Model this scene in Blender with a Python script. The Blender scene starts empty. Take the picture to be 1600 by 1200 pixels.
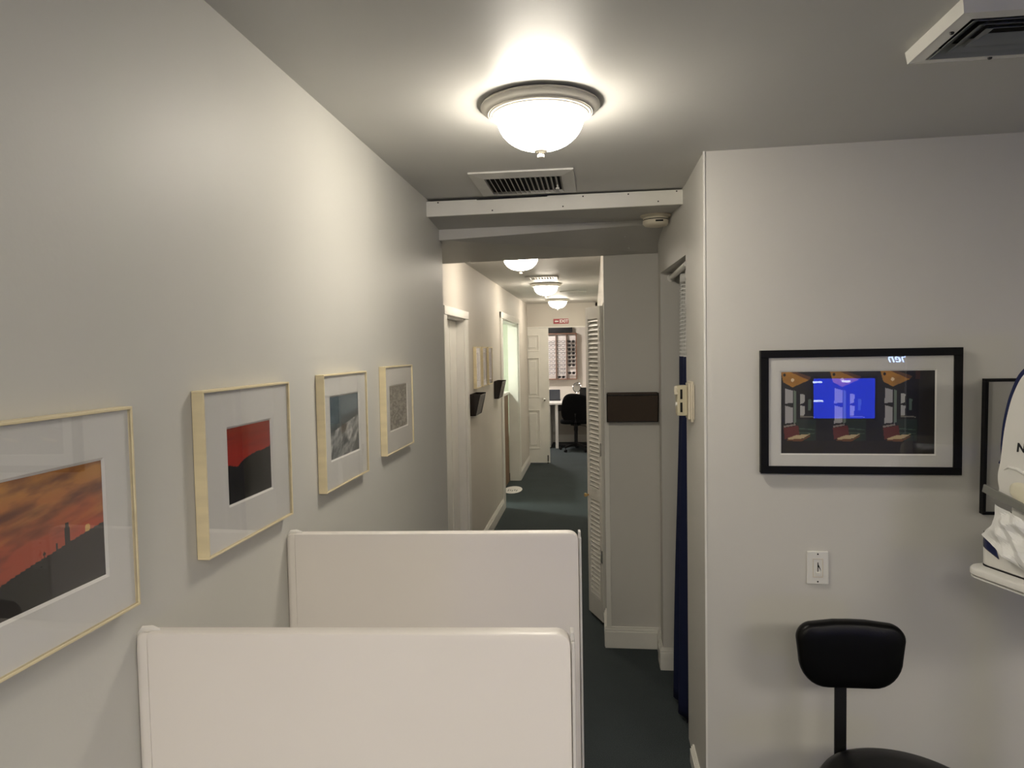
import bpy, bmesh, math, random
from mathutils import Vector, Matrix
random.seed(7)
C = bpy.context.scene.collection
S = bpy.context.scene
PI = math.pi

# ------------------------------------------------------------------ camera
camd = bpy.data.cameras.new('camera')
camd.sensor_width = 36.0
camd.lens = 24.975
camd.clip_start = 0.02
cam = bpy.data.objects.new('camera', camd)
C.objects.link(cam)
r_ = Vector((0.99327007, 0.11441764, -0.01797684)); u_ = Vector((0.01241204, 0.04916383, 0.9987136)); b_ = Vector((0.11515426, -0.99221546, 0.0474128))
M_ = Matrix((r_, u_, b_)).transposed().to_4x4()
M_.translation = Vector((0, 0, 1.75))
cam.matrix_world = M_
S.camera = cam

# ------------------------------------------------------------------ world and exposure
w = bpy.data.worlds.new('world'); S.world = w; w.use_nodes = True
w.node_tree.nodes['Background'].inputs[0].default_value = (0.02, 0.02, 0.022, 1)
w.node_tree.nodes['Background'].inputs[1].default_value = 0.3
S.view_settings.view_transform = 'Standard'
S.view_settings.look = 'None'
S.view_settings.exposure = 3.25
S.view_settings.gamma = 1.0
S.view_settings.use_curve_mapping = False
LAMP_NEAR, LAMP_FAR, LAMP_REAR = 6.1, 4.4, 1.9          # radiance of the glass bowls

# ------------------------------------------------------------------ materials
def lin(c):
    return tuple(((v / 255) / 12.92 if v / 255 <= 0.04045 else ((v / 255 + 0.055) / 1.055) ** 2.4) for v in c)

def nodes_of(name):
    m = bpy.data.materials.new(name); m.use_nodes = True
    nt = m.node_tree
    return m, nt, nt.nodes, nt.links, nt.nodes['Principled BSDF']

def mat(name, col, rough=0.5, metal=0.0, var=0.06, scale=8.0, bump=0.0, bscale=200.0, spec=0.5, coat=0.0, stretch=(1, 1, 1), rvar=0.0):
    m, nt, N, L, p = nodes_of(name)
    tc = N.new('ShaderNodeTexCoord'); mp = N.new('ShaderNodeMapping'); mp.inputs['Scale'].default_value = stretch
    L.new(tc.outputs['Object'], mp.inputs[0])
    n = N.new('ShaderNodeTexNoise'); n.inputs['Scale'].default_value = scale; n.inputs['Detail'].default_value = 4
    L.new(mp.outputs[0], n.inputs['Vector'])
    cr = N.new('ShaderNodeValToRGB')
    cr.color_ramp.elements[0].position = 0.3; cr.color_ramp.elements[1].position = 0.7
    a = tuple(min(1, max(0, v * (1 - var))) for v in col); b = tuple(min(1, v * (1 + var)) for v in col)
    cr.color_ramp.elements[0].color = (*a, 1); cr.color_ramp.elements[1].color = (*b, 1)
    L.new(n.outputs['Fac'], cr.inputs[0]); L.new(cr.outputs[0], p.inputs['Base Color'])
    p.inputs['Roughness'].default_value = rough; p.inputs['Metallic'].default_value = metal
    p.inputs['Specular IOR Level'].default_value = spec
    p.inputs['Coat Weight'].default_value = coat
    if rvar:
        mr = N.new('ShaderNodeMapRange'); mr.inputs['To Min'].default_value = rough - rvar; mr.inputs['To Max'].default_value = rough + rvar
        L.new(n.outputs['Fac'], mr.inputs[0]); L.new(mr.outputs[0], p.inputs['Roughness'])
    if bump:
        n2 = N.new('ShaderNodeTexNoise'); n2.inputs['Scale'].default_value = bscale; n2.inputs['Detail'].default_value = 3
        L.new(tc.outputs['Object'], n2.inputs['Vector'])
        bp = N.new('ShaderNodeBump'); bp.inputs['Strength'].default_value = bump; bp.inputs['Distance'].default_value = 0.004
        L.new(n2.outputs['Fac'], bp.inputs['Height']); L.new(bp.outputs[0], p.inputs['Normal'])
    return m

def emis(name, col, st):
    m, nt, N, L, p = nodes_of(name)
    p.inputs['Base Color'].default_value = (*[min(1, c) for c in col], 1)
    p.inputs['Emission Color'].default_value = (*col, 1); p.inputs['Emission Strength'].default_value = st
    p.inputs['Roughness'].default_value = 0.3
    return m

def glass_mat(name, tint=(1, 1, 1), rough=0.0, ior=1.5):
    m = bpy.data.materials.new(name); m.use_nodes = True
    N = m.node_tree.nodes; L = m.node_tree.links; N.clear()
    o = N.new('ShaderNodeOutputMaterial'); mx = N.new('ShaderNodeMixShader'); t = N.new('ShaderNodeBsdfTransparent'); g = N.new('ShaderNodeBsdfGlossy'); f = N.new('ShaderNodeFresnel')
    t.inputs[0].default_value = (*tint, 1); g.inputs['Roughness'].default_value = rough; f.inputs[0].default_value = ior
    ge = N.new('ShaderNodeNewGeometry'); mr = N.new('ShaderNodeMapRange'); mr.inputs['To Min'].default_value = ior; mr.inputs['To Max'].default_value = 1.0 / ior
    L.new(ge.outputs['Backfacing'], mr.inputs[0]); L.new(mr.outputs[0], f.inputs[0])   # same reflectance on both faces of the thin pane
    L.new(f.outputs[0], mx.inputs[0]); L.new(t.outputs[0], mx.inputs[1]); L.new(g.outputs[0], mx.inputs[2]); L.new(mx.outputs[0], o.inputs[0])
    return m

def vcol_mat(name, rough=0.6):
    m, nt, N, L, p = nodes_of(name)
    a = N.new('ShaderNodeVertexColor'); a.layer_name = 'Col'
    n = N.new('ShaderNodeTexNoise'); n.inputs['Scale'].default_value = 300
    mx = N.new('ShaderNodeMix'); mx.data_type = 'RGBA'; mx.blend_type = 'MULTIPLY'; mx.inputs[0].default_value = 0.12
    L.new(a.outputs[0], mx.inputs[6]); L.new(n.outputs['Color'], mx.inputs[7]); L.new(mx.outputs[2], p.inputs['Base Color'])
    p.inputs['Roughness'].default_value = rough
    return m

M = {}
M['wall'] = mat('wall_paint', (0.575, 0.568, 0.53), 0.5, var=0.025, scale=2.2, bump=0.05, bscale=90, stretch=(1, 1, 0.5), rvar=0.06)
M['wall_room'] = mat('wall_paint_room', (0.63, 0.615, 0.575), 0.6, var=0.02, scale=2.0, bump=0.04, bscale=120)
M['wall_corridor'] = mat('wall_paint_corridor', (0.62, 0.585, 0.53), 0.62, var=0.03, scale=2.6, bump=0.05, bscale=70, stretch=(1, 1, 0.4), rvar=0.06)
M['wall_dark'] = mat('wall_paint_darkened', (0.10, 0.095, 0.09), 0.7)  # unseen wall's colour darkened to keep its reflection in the picture glass dark
M['ceiling'] = mat('ceiling_paint', (0.60, 0.59, 0.565), 0.5, var=0.02, scale=1.5, bump=0.05, bscale=40, rvar=0.06)
M['trim'] = mat('trim_gloss_paint', (0.80, 0.785, 0.735), 0.35, var=0.03, scale=5, bump=0.04, bscale=60)
M['soffit'] = mat('soffit_paint_shaded', (0.50, 0.49, 0.46), 0.45, var=0.03, scale=4)  # same white as the boards, with the lack of light darkened into its colour
M['mint'] = mat('mint_wall_paint', (0.68, 0.72, 0.60), 0.6, var=0.02)
M['dark_gap'] = mat('dark_void', (0.012, 0.011, 0.01), 0.9)  # near-black; stands in for duct shade, also colours nail heads and mounting plates
M['panel'] = mat('white_plastic_panel', (0.78, 0.74, 0.70), 0.38, var=0.012, scale=3, bump=0.02, bscale=25)
M['panel_edge'] = mat('panel_edge_strip', (0.62, 0.60, 0.58), 0.3, var=0.02)
M['caulk'] = mat('caulk', (0.72, 0.70, 0.66), 0.6, bump=0.5, bscale=60)
M['maple'] = mat('pale_maple', (0.74, 0.64, 0.41), 0.42, var=0.08, scale=6, stretch=(1, 0.4, 6))
M['mat_board'] = mat('mat_board', (0.72, 0.71, 0.68), 0.8, var=0.015, bump=0.04, bscale=400)
M['mat_core'] = mat('mat_core', (0.85, 0.84, 0.8), 0.7)
M['mat_grey'] = mat('mat_grey', (0.46, 0.45, 0.41), 0.85, var=0.03, bump=0.05, bscale=500)
M['glass'] = glass_mat('picture_glass')
M['black_wood'] = mat('black_frame_lacquer', (0.005, 0.005, 0.006), 0.5, spec=0.15)
M['black_vinyl'] = mat('black_vinyl', (0.003, 0.003, 0.003), 0.36, spec=0.2, bump=0.12, bscale=300)
M['black_metal'] = mat('black_metal', (0.008, 0.008, 0.008), 0.4)
M['black_fabric'] = mat('black_fabric', (0.005, 0.005, 0.006), 0.95, spec=0.1, bump=0.3, bscale=600)
M['black_plastic'] = mat('black_plastic', (0.008, 0.008, 0.009), 0.5, spec=0.25)
M['fixture'] = mat('cream_fixture_enamel', (0.62, 0.59, 0.52), 0.4, var=0.02)
M['vent'] = mat('vent_enamel', (0.60, 0.59, 0.56), 0.4, var=0.05, scale=12)
M['vent_grey'] = mat('vent_grey_metal', (0.26, 0.27, 0.27), 0.45, var=0.05)
M['ivory'] = mat('ivory_plastic', (0.68, 0.62, 0.50), 0.45, var=0.03)
M['beige'] = mat('beige_metal', (0.55, 0.50, 0.36), 0.4, var=0.04)
M['white_plastic'] = mat('white_plastic', (0.78, 0.77, 0.73), 0.35, var=0.01)
M['chrome'] = mat('chrome', (0.75, 0.74, 0.72), 0.15, metal=1.0, var=0.01)
M['brass'] = mat('brass', (0.7, 0.5, 0.22), 0.25, metal=1.0, var=0.02)
M['navy'] = mat('navy_plastic', (0.012, 0.018, 0.075), 0.18, var=0.02)
M['curtain'] = mat('navy_curtain_cloth', (0.012, 0.017, 0.055), 0.9, spec=0.2, bump=0.2, bscale=500)
M['smoke'] = mat('smoked_brown_acrylic', (0.075, 0.055, 0.042), 0.25, var=0.05)
M['smoke_dark'] = mat('smoked_brown_acrylic_edge', (0.014, 0.010, 0.008), 0.2, var=0.05)
M['wood_dark'] = mat('brown_counter_wood', (0.19, 0.10, 0.045), 0.45, var=0.2, scale=5, stretch=(6, 6, 0.5))
M['cherry'] = mat('cherry_wood', (0.19, 0.098, 0.062), 0.4, var=0.15, scale=6, stretch=(4, 4, 0.6))
M['case_back'] = mat('case_backing', (0.72, 0.68, 0.66), 0.5, var=0.02)
M['desk_white'] = mat('white_laminate', (0.78, 0.77, 0.74), 0.35, var=0.02)
M['frame_wire'] = mat('spectacle_frame_dark', (0.03, 0.022, 0.02), 0.3, var=0.1)
M['lens_dark'] = mat('dark_sun_lens', (0.008, 0.008, 0.009), 0.12)
M['lens_clear'] = glass_mat('clear_lens', (0.97, 0.98, 1.0))
M['mirror'] = mat('mirror_glass', (0.9, 0.9, 0.9), 0.03, metal=1.0, var=0.0)
M['sign_red'] = mat('red_sign', (0.30, 0.008, 0.018), 0.4, var=0.03)
M['sign_white'] = mat('sign_white_print', (0.9, 0.88, 0.86), 0.5)
M['ink'] = mat('dark_ink', (0.015, 0.015, 0.02), 0.5)
M['paper'] = mat('paper_tissue', (0.80, 0.80, 0.78), 0.75, bump=0.1, bscale=60)
M['cream_pad'] = mat('cream_pad', (0.78, 0.74, 0.58), 0.45)
M['grey_bar'] = mat('grey_bar', (0.20, 0.20, 0.18), 0.4)
M['lamp_near'] = emis('lit_glass_bowl_near', (1.0, 0.92, 0.785), LAMP_NEAR)
M['lamp_far'] = emis('lit_glass_bowl_far', (1.0, 0.89, 0.74), LAMP_FAR)
M['lamp_rear'] = emis('lit_glass_bowl_rear', (1.0, 0.92, 0.785), LAMP_REAR)
M['screen'] = emis('blue_screen', (0.012, 0.05, 1.0), 0.7)
M['screen_icon'] = emis('screen_icon', (0.55, 0.65, 1.0), 1.5)
M['neon'] = emis('blue_neon', (0.35, 0.5, 1.0), 3.0)
M['led'] = emis('led_white', (1, 0.93, 0.85), 0.5)
M['print'] = vcol_mat('photo_print', 0.45)

# carpet
def carpet():
    m, nt, N, L, p = nodes_of('dark_green_carpet')
    tc = N.new('ShaderNodeTexCoord')
    n = N.new('ShaderNodeTexNoise'); n.inputs['Scale'].default_value = 320; n.inputs['Detail'].default_value = 2
    v = N.new('ShaderNodeTexVoronoi'); v.inputs['Scale'].default_value = 260
    n3 = N.new('ShaderNodeTexNoise'); n3.inputs['Scale'].default_value = 3
    for q in (n, v, n3): L.new(tc.outputs['Object'], q.inputs['Vector'])
    cr = N.new('ShaderNodeValToRGB'); cr.color_ramp.elements[0].color = (0.028, 0.036, 0.039, 1); cr.color_ramp.elements[1].color = (0.10, 0.122, 0.13, 1)
    cr.color_ramp.elements[0].position = 0.3; cr.color_ramp.elements[1].position = 0.72
    L.new(n.outputs['Fac'], cr.inputs[0])
    mx = N.new('ShaderNodeMix'); mx.data_type = 'RGBA'; mx.blend_type = 'MULTIPLY'; mx.inputs[0].default_value = 0.25
    L.new(cr.outputs[0], mx.inputs[6]); L.new(n3.outputs['Fac'], mx.inputs[7]); L.new(mx.outputs[2], p.inputs['Base Color'])
    p.inputs['Roughness'].default_value = 0.95; p.inputs['Specular IOR Level'].default_value = 0.2
    bp = N.new('ShaderNodeBump'); bp.inputs['Strength'].default_value = 0.6; bp.inputs['Distance'].default_value = 0.004
    L.new(v.outputs['Distance'], bp.inputs['Height']); L.new(bp.outputs[0], p.inputs['Normal'])
    return m
M['carpet'] = carpet()

# ------------------------------------------------------------------ mesh helpers
def nb(): return bmesh.new()

def box(bm, x0, x1, y0, y1, z0, z1, bev=0.0, seg=2, mtx=None):
    t = bmesh.new()
    bmesh.ops.create_cube(t, size=1.0)
    for v in t.verts:
        v.co = Vector(((x0 + x1) / 2 + v.co.x * (x1 - x0), (y0 + y1) / 2 + v.co.y * (y1 - y0), (z0 + z1) / 2 + v.co.z * (z1 - z0)))
    if bev: bmesh.ops.bevel(t, geom=t.edges[:], offset=bev, segments=seg, profile=0.5, affect='EDGES')
    if mtx: bmesh.ops.transform(t, matrix=mtx, verts=t.verts)
    join(bm, t)

def join(bm, t):
    me = bpy.data.meshes.new('tmp'); t.to_mesh(me); t.free(); bm.from_mesh(me); bpy.data.meshes.remove(me)

def prism(bm, pts, d, axis='z', bev=0.0):
    """closed polygon pts (3D) extruded by vector d"""
    t = bmesh.new()
    vs = [t.verts.new(p) for p in pts]
    f = t.faces.new(vs)
    g = bmesh.ops.extrude_face_region(t, geom=[f])
    bmesh.ops.translate(t, vec=Vector(d), verts=[e for e in g['geom'] if isinstance(e, bmesh.types.BMVert)])
    bmesh.ops.recalc_face_normals(t, faces=t.faces)
    if bev: bmesh.ops.bevel(t, geom=t.edges[:], offset=bev, segments=2, profile=0.5, affect='EDGES')
    join(bm, t)

def lathe(bm, prof, cx=0, cy=0, cz=0, n=48, mtx=None):
    t = bmesh.new()
    rings = []
    for r, z in prof:
        if r < 1e-5: rings.append([t.verts.new((cx, cy, cz + z))])
        else: rings.append([t.verts.new((cx + r * math.cos(2 * PI * k / n), cy + r * math.sin(2 * PI * k / n), cz + z)) for k in range(n)])
    for a, b in zip(rings, rings[1:]):
        for k in range(n):
            k2 = (k + 1) % n
            if len(a) == 1 and len(b) == 1: continue
            if len(a) == 1: t.faces.new((a[0], b[k], b[k2]))
            elif len(b) == 1: t.faces.new((a[k], b[0], a[k2]))
            else: t.faces.new((a[k], b[k], b[k2], a[k2]))
    for e in (rings[0], rings[-1]):
        if len(e) > 1: t.faces.new(e)
    bmesh.ops.recalc_face_normals(t, faces=t.faces)
    if mtx: bmesh.ops.transform(t, matrix=mtx, verts=t.verts)
    join(bm, t)

def tube(bm, pts, r, n=10, closed=False):
    t = bmesh.new(); pts = [Vector(p) for p in pts]; rings = []
    m = len(pts)
    up = Vector((0, 0, 1))
    for i, p in enumerate(pts):
        if closed: d = pts[(i + 1) % m] - pts[i - 1]
        else: d = pts[min(i + 1, m - 1)] - pts[max(i - 1, 0)]
        d.normalize()
        a = d.cross(up)
        if a.length < 1e-3: a = d.cross(Vector((0, 1, 0)))
        a.normalize(); b = d.cross(a)
        rr = r[i] if isinstance(r, (list, tuple)) else r
        rings.append([t.verts.new(p + a * rr * math.cos(2 * PI * k / n) + b * rr * math.sin(2 * PI * k / n)) for k in range(n)])
    pr = list(zip(rings, rings[1:])) + ([(rings[-1], rings[0])] if closed else [])
    for a, b in pr:
        for k in range(n): t.faces.new((a[k], a[(k + 1) % n], b[(k + 1) % n], b[k]))
    if not closed: t.faces.new(rings[0]); t.faces.new(rings[-1])
    bmesh.ops.recalc_face_normals(t, faces=t.faces)
    join(bm, t)

def frame_ring(bm, a0, a1, b0, b1, wd, d0, d1, plane, bev=0.0, mtx=None):
    """rectangular ring in plane 'yz' (depth along x) or 'xz' (depth along y)"""
    def bx(p0, p1, q0, q1):
        if plane == 'yz': box(bm, d0, d1, p0, p1, q0, q1, bev, mtx=mtx)
        else: box(bm, p0, p1, d0, d1, q0, q1, bev, mtx=mtx)
    bx(a0, a1, b1 - wd, b1); bx(a0, a1, b0, b0 + wd); bx(a0, a0 + wd, b0 + wd, b1 - wd); bx(a1 - wd, a1, b0 + wd, b1 - wd)

def obj(name, bm, m, parent=None, smooth=False, at=None):
    me = bpy.data.meshes.new(name); bm.normal_update(); bm.to_mesh(me); bm.free()
    me.materials.append(m)
    if smooth:
        for p in me.polygons: p.use_smooth = True
        try: me.set_sharp_from_angle(angle=math.radians(40))
        except Exception: pass
    o = bpy.data.objects.new(name, me); C.objects.link(o)
    if parent is not None:
        o.parent = parent
    return o

def tag(o, label=None, cat=None, group=None, kind=None):
    if label: o['label'] = label
    if cat: o['category'] = cat
    if group: o['group'] = group
    if kind: o['kind'] = kind
    return o

def thing(name, label, cat, loc=(0, 0, 0), rz=0.0, group=None):
    o = bpy.data.objects.new(name, None); C.objects.link(o); o.empty_display_size = 0.05
    o.location = loc; o.rotation_euler = (0, 0, rz)
    return tag(o, label, cat, group)

def struct(name, bm, m, label, parent=None, cat='structure'):
    o = obj(name, bm, m, parent)
    if parent is None:
        o['kind'] = 'structure'; o['label'] = label; o['category'] = cat
    return o

def copy_tree(o, parent=None):
    c = o.copy(); C.objects.link(c); c.parent = parent
    for ch in list(o.children): copy_tree(ch, c)
    return c

def text_mesh(name, s, size, m, parent, mtx, depth=0.001, shear=0.0, bold=0.0):
    cu = bpy.data.curves.new(name, 'FONT'); cu.body = s; cu.size = size; cu.extrude = depth; cu.align_x = 'CENTER'; cu.align_y = 'CENTER'; cu.shear = shear; cu.offset = bold
    t = bpy.data.objects.new('tmp', cu); C.objects.link(t)
    bpy.context.view_layer.update()
    me = bpy.data.meshes.new_from_object(t.evaluated_get(bpy.context.evaluated_depsgraph_get()))
    bpy.data.objects.remove(t); bpy.data.curves.remove(cu)
    me.transform(mtx); me.materials.clear(); me.materials.append(m); me.name = name
    o = bpy.data.objects.new(name, me); C.objects.link(o); o.parent = parent
    return o

def face_minus_y(x, y, z):   # text readable from -y side
    return Matrix.Translation((x, y, z)) @ Matrix.Rotation(PI / 2, 4, 'X')
def face_plus_y(x, y, z):
    return Matrix.Translation((x, y, z)) @ Matrix.Rotation(PI, 4, 'Z') @ Matrix.Rotation(PI / 2, 4, 'X')
def face_plus_x(x, y, z):
    return Matrix.Translation((x, y, z)) @ Matrix.Rotation(PI / 2, 4, 'Z') @ Matrix.Rotation(PI / 2, 4, 'X')

# ------------------------------------------------------------------ the setting
HC = 2.45; XL = -0.755; XR = 0.40; XC = -1.01; YW = 2.65
b = nb(); box(b, -4.2, 3.6, -2.5, 13.6, -0.1, 0.0); struct('floor', b, M['carpet'], 'dark green-grey carpeted floor running down the corridor', cat='floor')
b = nb(); box(b, -4.2, 3.6, -2.5, 13.6, HC, HC + 0.1); struct('ceiling', b, M['ceiling'], 'off-white painted ceiling above the room and corridor', cat='ceiling')

b = nb(); box(b, XL - 0.1, XL, -2.4, 3.55, 0, HC); box(b, -1.13, XL - 0.1, 3.45, 3.55, 0, HC)
struct('wall_left', b, M['wall'], 'long off-white wall on the left with pictures', cat='wall')
b = nb(); box(b, XL - 0.1, 3.5, -2.5, -2.4, 0, HC); struct('wall_back', b, M['wall_dark'], 'wall behind the viewer', cat='wall')
b = nb(); box(b, 3.4, 3.5, -2.4, YW + .1, 0, HC); struct('wall_right', b, M['wall_room'], 'far right wall of the near room', cat='wall')
b = nb()
prism(b, [(XR, YW, 0), (3.4, YW - 0.135, 0), (3.4, 2.77, 0), (XR + .12, 2.77, 0), (XR + .12, 3.17, 0), (XR, 3.17, 0)], (0, 0, HC))
struct('wall_front', b, M['wall_room'], 'grey-white wall facing the viewer with the black frames', cat='wall')
b = nb()   # header above the curtained doorway and far jamb
prism(b, [(0.40, 3.17, 2.150), (0.52, 3.17, 2.150), (0.475, 3.86, 2.145), (0.355, 3.86, 2.145)], (0, 0, 0.30))
box(b, 0.355, 1.6, 3.86, 3.98, 0, HC); prism(b, [(0.355, 3.98, 0), (0.475, 3.98, 0), (0.475, 4.25, 0), (0.374, 4.25, 0), (0.374, 4.13, 0)], (0, 0, HC)); box(b, 1.6, 1.7, 2.77, 3.98, 0, HC)
struct('wall_doorway', b, M['wall_room'], 'wall and header around the curtained doorway', cat='wall')
b = nb()
box(b, 0.06, 0.375, 4.13, 4.25, 0, HC); box(b, 0.06, 0.16, 4.25, 4.44, 0, HC)
struct('wall_pier', b, M['wall_room'], 'narrow pier facing the viewer beside the louvered door', cat='wall')
b = nb(); box(b, 0.06, 0.16, 4.44, 5.0, 2.04, HC); box(b, 0.06, 0.16, 5.0, 13.4, 0, HC); box(b, 0.16, 0.8, 5.0, 5.1, 0, HC); box(b, 0.8, 0.9, 4.25, 5.1, 0, HC); box(b, 0.475, 0.8, 4.15, 4.25, 0, HC)
struct('wall_corridor_right', b, M['wall_corridor'], 'right wall of the far corridor with the closet', cat='wall')
b = nb()
T = -1.13
box(b, T, XC, 3.55, 4.78, 0, HC); box(b, T, XC, 4.78, 5.50, 2.0, HC); box(b, T, XC, 5.50, 7.78, 0, HC); box(b, T, XC, 7.78, 9.42, 2.10, HC); box(b, T, XC, 9.42, 10.85, 0, HC)
struct('wall_corridor_left', b, M['wall_corridor'], 'cream left wall of the far corridor', cat='wall')
b = nb()
box(b, -3.0, -0.0, 10.85, 10.97, 2.085, HC); box(b, -3.0, -1.085, 10.85, 10.97, 0, 2.085); box(b, 0.03, 0.06, 10.85, 10.97, 0, HC); box(b, -0.0, 0.06, 10.85, 10.97, 2.085, HC)
struct('wall_end', b, M['wall_corridor'], 'wall at the end of the corridor carrying the exit sign', cat='wall')
b = nb(); box(b, -3.0, 0.06, 13.4, 13.5, 0, HC); box(b, -3.1, -3.0, 10.85, 13.5, 0, HC)
struct('wall_far_room', b, M['wall_corridor'], 'back wall of the far office', cat='wall')
b = nb(); box(b, -3.3, -3.2, 6.9, 10.85, 0, HC); box(b, -3.3, -1.13, 6.8, 6.9, 0, HC); box(b, -3.2, -1.131, 10.0, 10.1, 0, HC)
struct('wall_side_room', b, M['mint'], 'pale mint walls of the side room off the corridor', cat='wall')
b = nb(); box(b, -1.9, -1.8, 3.55, 6.8, 0, HC)
struct('wall_hidden_room', b, M['wall_corridor'], 'wall behind the first corridor door', cat='wall')

# dropped duct boxing across the corridor entrance
b = nb()
P = [(XL, 3.24, 2.372), (XR, 3.24, 2.382), (XR, 3.71, 2.401), (XL, 3.49, 2.352)]
t = bmesh.new()
lo = [t.verts.new(p) for p in P]; hi = [t.verts.new((p[0], p[1] + (0.012 if p[1] < 3.3 else 0), 2.425)) for p in P]
t.faces.new(lo); t.faces.new(hi)
for i in range(4): t.faces.new((lo[i], lo[(i + 1) % 4], hi[(i + 1) % 4], hi[i]))
bmesh.ops.recalc_face_normals(t, faces=t.faces); join(b, t)
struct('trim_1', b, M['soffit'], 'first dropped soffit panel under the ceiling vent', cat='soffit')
b = nb()
P = [(XL, 3.487, 2.300), (XR - .004, 3.708, 2.382), (0.372, 4.128, 2.286), (-1.009, 4.128, 2.262), (-1.009, 3.552, 2.290), (XL, 3.552, 2.293)]
t = bmesh.new()
lo = [t.verts.new(p) for p in P]; hi = [t.verts.new((p[0], p[1], 2.449)) for p in P]
bmesh.ops.triangulate(t, faces=[t.faces.new(lo), t.faces.new(hi)])
for i in range(6): t.faces.new((lo[i], lo[(i + 1) % 6], hi[(i + 1) % 6], hi[i]))
bmesh.ops.recalc_face_normals(t, faces=t.faces); join(b, t)
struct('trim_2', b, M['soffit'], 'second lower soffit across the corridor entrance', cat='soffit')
b = nb()   # painted fascia board
prism(b, [(XL, 3.225, 2.368), (XR, 3.225, 2.379), (XR, 3.225, 2.443), (-0.20, 3.225, 2.441), (-0.20, 3.225, 2.437), (-0.52, 3.225, 2.434), (-0.52, 3.225, 2.438), (XL, 3.225, 2.437)], (0, 0.015, 0), bev=0.0015)
fas = struct('trim_3', b, M['trim'], 'white painted fascia board with nail heads across the corridor', cat='trim')
b = nb()
for x, z in ((-0.70, 2.43), (-0.45, 2.385), (-0.13, 2.39), (-0.04, 2.431), (0.16, 2.432), (0.37, 2.436), (0.29, 2.395)):
    lathe(b, [(0.0035, 0), (0.003, 0.002), (0, 0.0025)], n=10, mtx=Matrix.Translation((x, 3.2255, z)) @ Matrix.Rotation(PI / 2, 4, 'X'))
obj('nail_head', b, M['dark_gap'], fas)
b = nb()
for x, y, z in ((-0.70, 4.02, 2.266), (0.20, 3.98, 2.305), (0.17, 3.80, 2.341)):
    lathe(b, [(0.008, 0), (0.008, -0.004), (0, -0.006)], x, y, z - 0.004, n=12)
obj('screw_head', b, M['vent'], bpy.data.objects['trim_2'])

# baseboards with a moulded cap
def baseboard(name, pts, label, h=0.12, parent=None):
    bm = nb()
    for (x0, y0), (x1, y1), (nx, ny) in pts:
        for z0, z1, th in ((0, h * 0.78, 0.018), (h * 0.78, h * 0.90, 0.013), (h * 0.90, h, 0.008)):
            xs = sorted((x0, x1, x0 + nx * th, x1 + nx * th)); ys = sorted((y0, y1, y0 + ny * th, y1 + ny * th))
            box(bm, xs[0], xs[-1], ys[0], ys[-1], z0, z1, 0.002)
    return struct(name, bm, M['trim'], label, cat='baseboard')
baseboard('baseboard_corridor_left', [((XC, 5.61), (XC, 7.64), (1, 0)), ((XC, 9.50), (XC, 10.84), (1, 0))], 'white baseboard along the left corridor wall', 0.13)
baseboard('baseboard_pier', [((0.045, 4.13), (0.375, 4.13), (0, -1)), ((0.06, 4.13), (0.06, 4.42), (-1, 0)), ((0.362, 4.0), (0.362, 4.13), (-1, 0))], 'white moulded baseboard around the pier', 0.125)
baseboard('baseboard_doorway', [((0.338, 3.86), (0.45, 3.86), (0, -1)), ((0.355, 3.86), (0.355, 3.98), (-1, 0))], 'white baseboard beside the curtained doorway', 0.12)
baseboard('baseboard_front', [((XR, 2.64), (XR, 2.99), (-1, 0)), ((XR + .001, YW - .003), (1.2, YW - .003), (0, -1))], 'white baseboard at the near right corner', 0.075)
baseboard('baseboard_far_room', [((-2.9, 13.4), (0.05, 13.4), (0, -1))], 'white baseboard in the far office', 0.14)
baseboard('baseboard_left', [((XL, -2.3), (XL, 3.54), (1, 0))], 'white baseboard along the left wall', 0.12)
b = nb(); box(b, 0.055, 0.082, 4.122, 4.130, 0.125, 1.325, 0.001); struct('trim_4', b, M['trim'], 'thin vertical strip on the pier below the brown holder', cat='trim')
b = nb(); box(b, XR - .003, XR + .004, YW - .004, YW + .004, 0.12, HC); struct('trim_5', b, M['trim'], 'painted corner bead at the near right corner', cat='trim')

# door 1 (left corridor) : casing, jamb, leaf
b = nb()
box(b, XC, XC + 0.018, 5.50, 5.60, 0, 2.06, 0.003); box(b, XC, XC + 0.018, 4.68, 4.78, 0, 2.06, 0.003); box(b, XC, XC + 0.024, 4.68, 5.60, 2.0, 2.06, 0.003)
box(b, T, XC, 5.488, 5.50, 0, 2.0); box(b, T, XC, 4.78, 4.792, 0, 2.0); box(b, T, XC, 4.792, 5.488, 1.988, 2.0)
d1 = struct('door_1', b, M['trim'], 'white casing of the closed door on the left corridor wall', cat='door')
b = nb(); box(b, -1.105, -1.07, 4.795, 5.484, 0.01, 1.985, 0.002)
box(b, -1.071, -1.066, 5.22, 5.226, 0.01, 1.985)
obj('door_leaf', b, M['trim'], d1)
# door 2 : cased opening into the side room
b = nb()
box(b, XC, XC + 0.018, 7.64, 7.78, 0, 2.17, 0.003); box(b, XC, XC + 0.018, 9.42, 9.50, 0, 2.17, 0.003); box(b, XC, XC + 0.022, 7.64, 9.50, 2.10, 2.17, 0.003)
box(b, T - 0.01, XC, 9.408, 9.42, 0, 2.10); box(b, T - 0.01, XC, 7.78, 7.792, 0, 2.10); box(b, T - 0.01, XC, 7.792, 9.408, 2.088, 2.10)
struct('door_2', b, M['trim'], 'white casing of the open doorway with mint light', cat='door')

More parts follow.
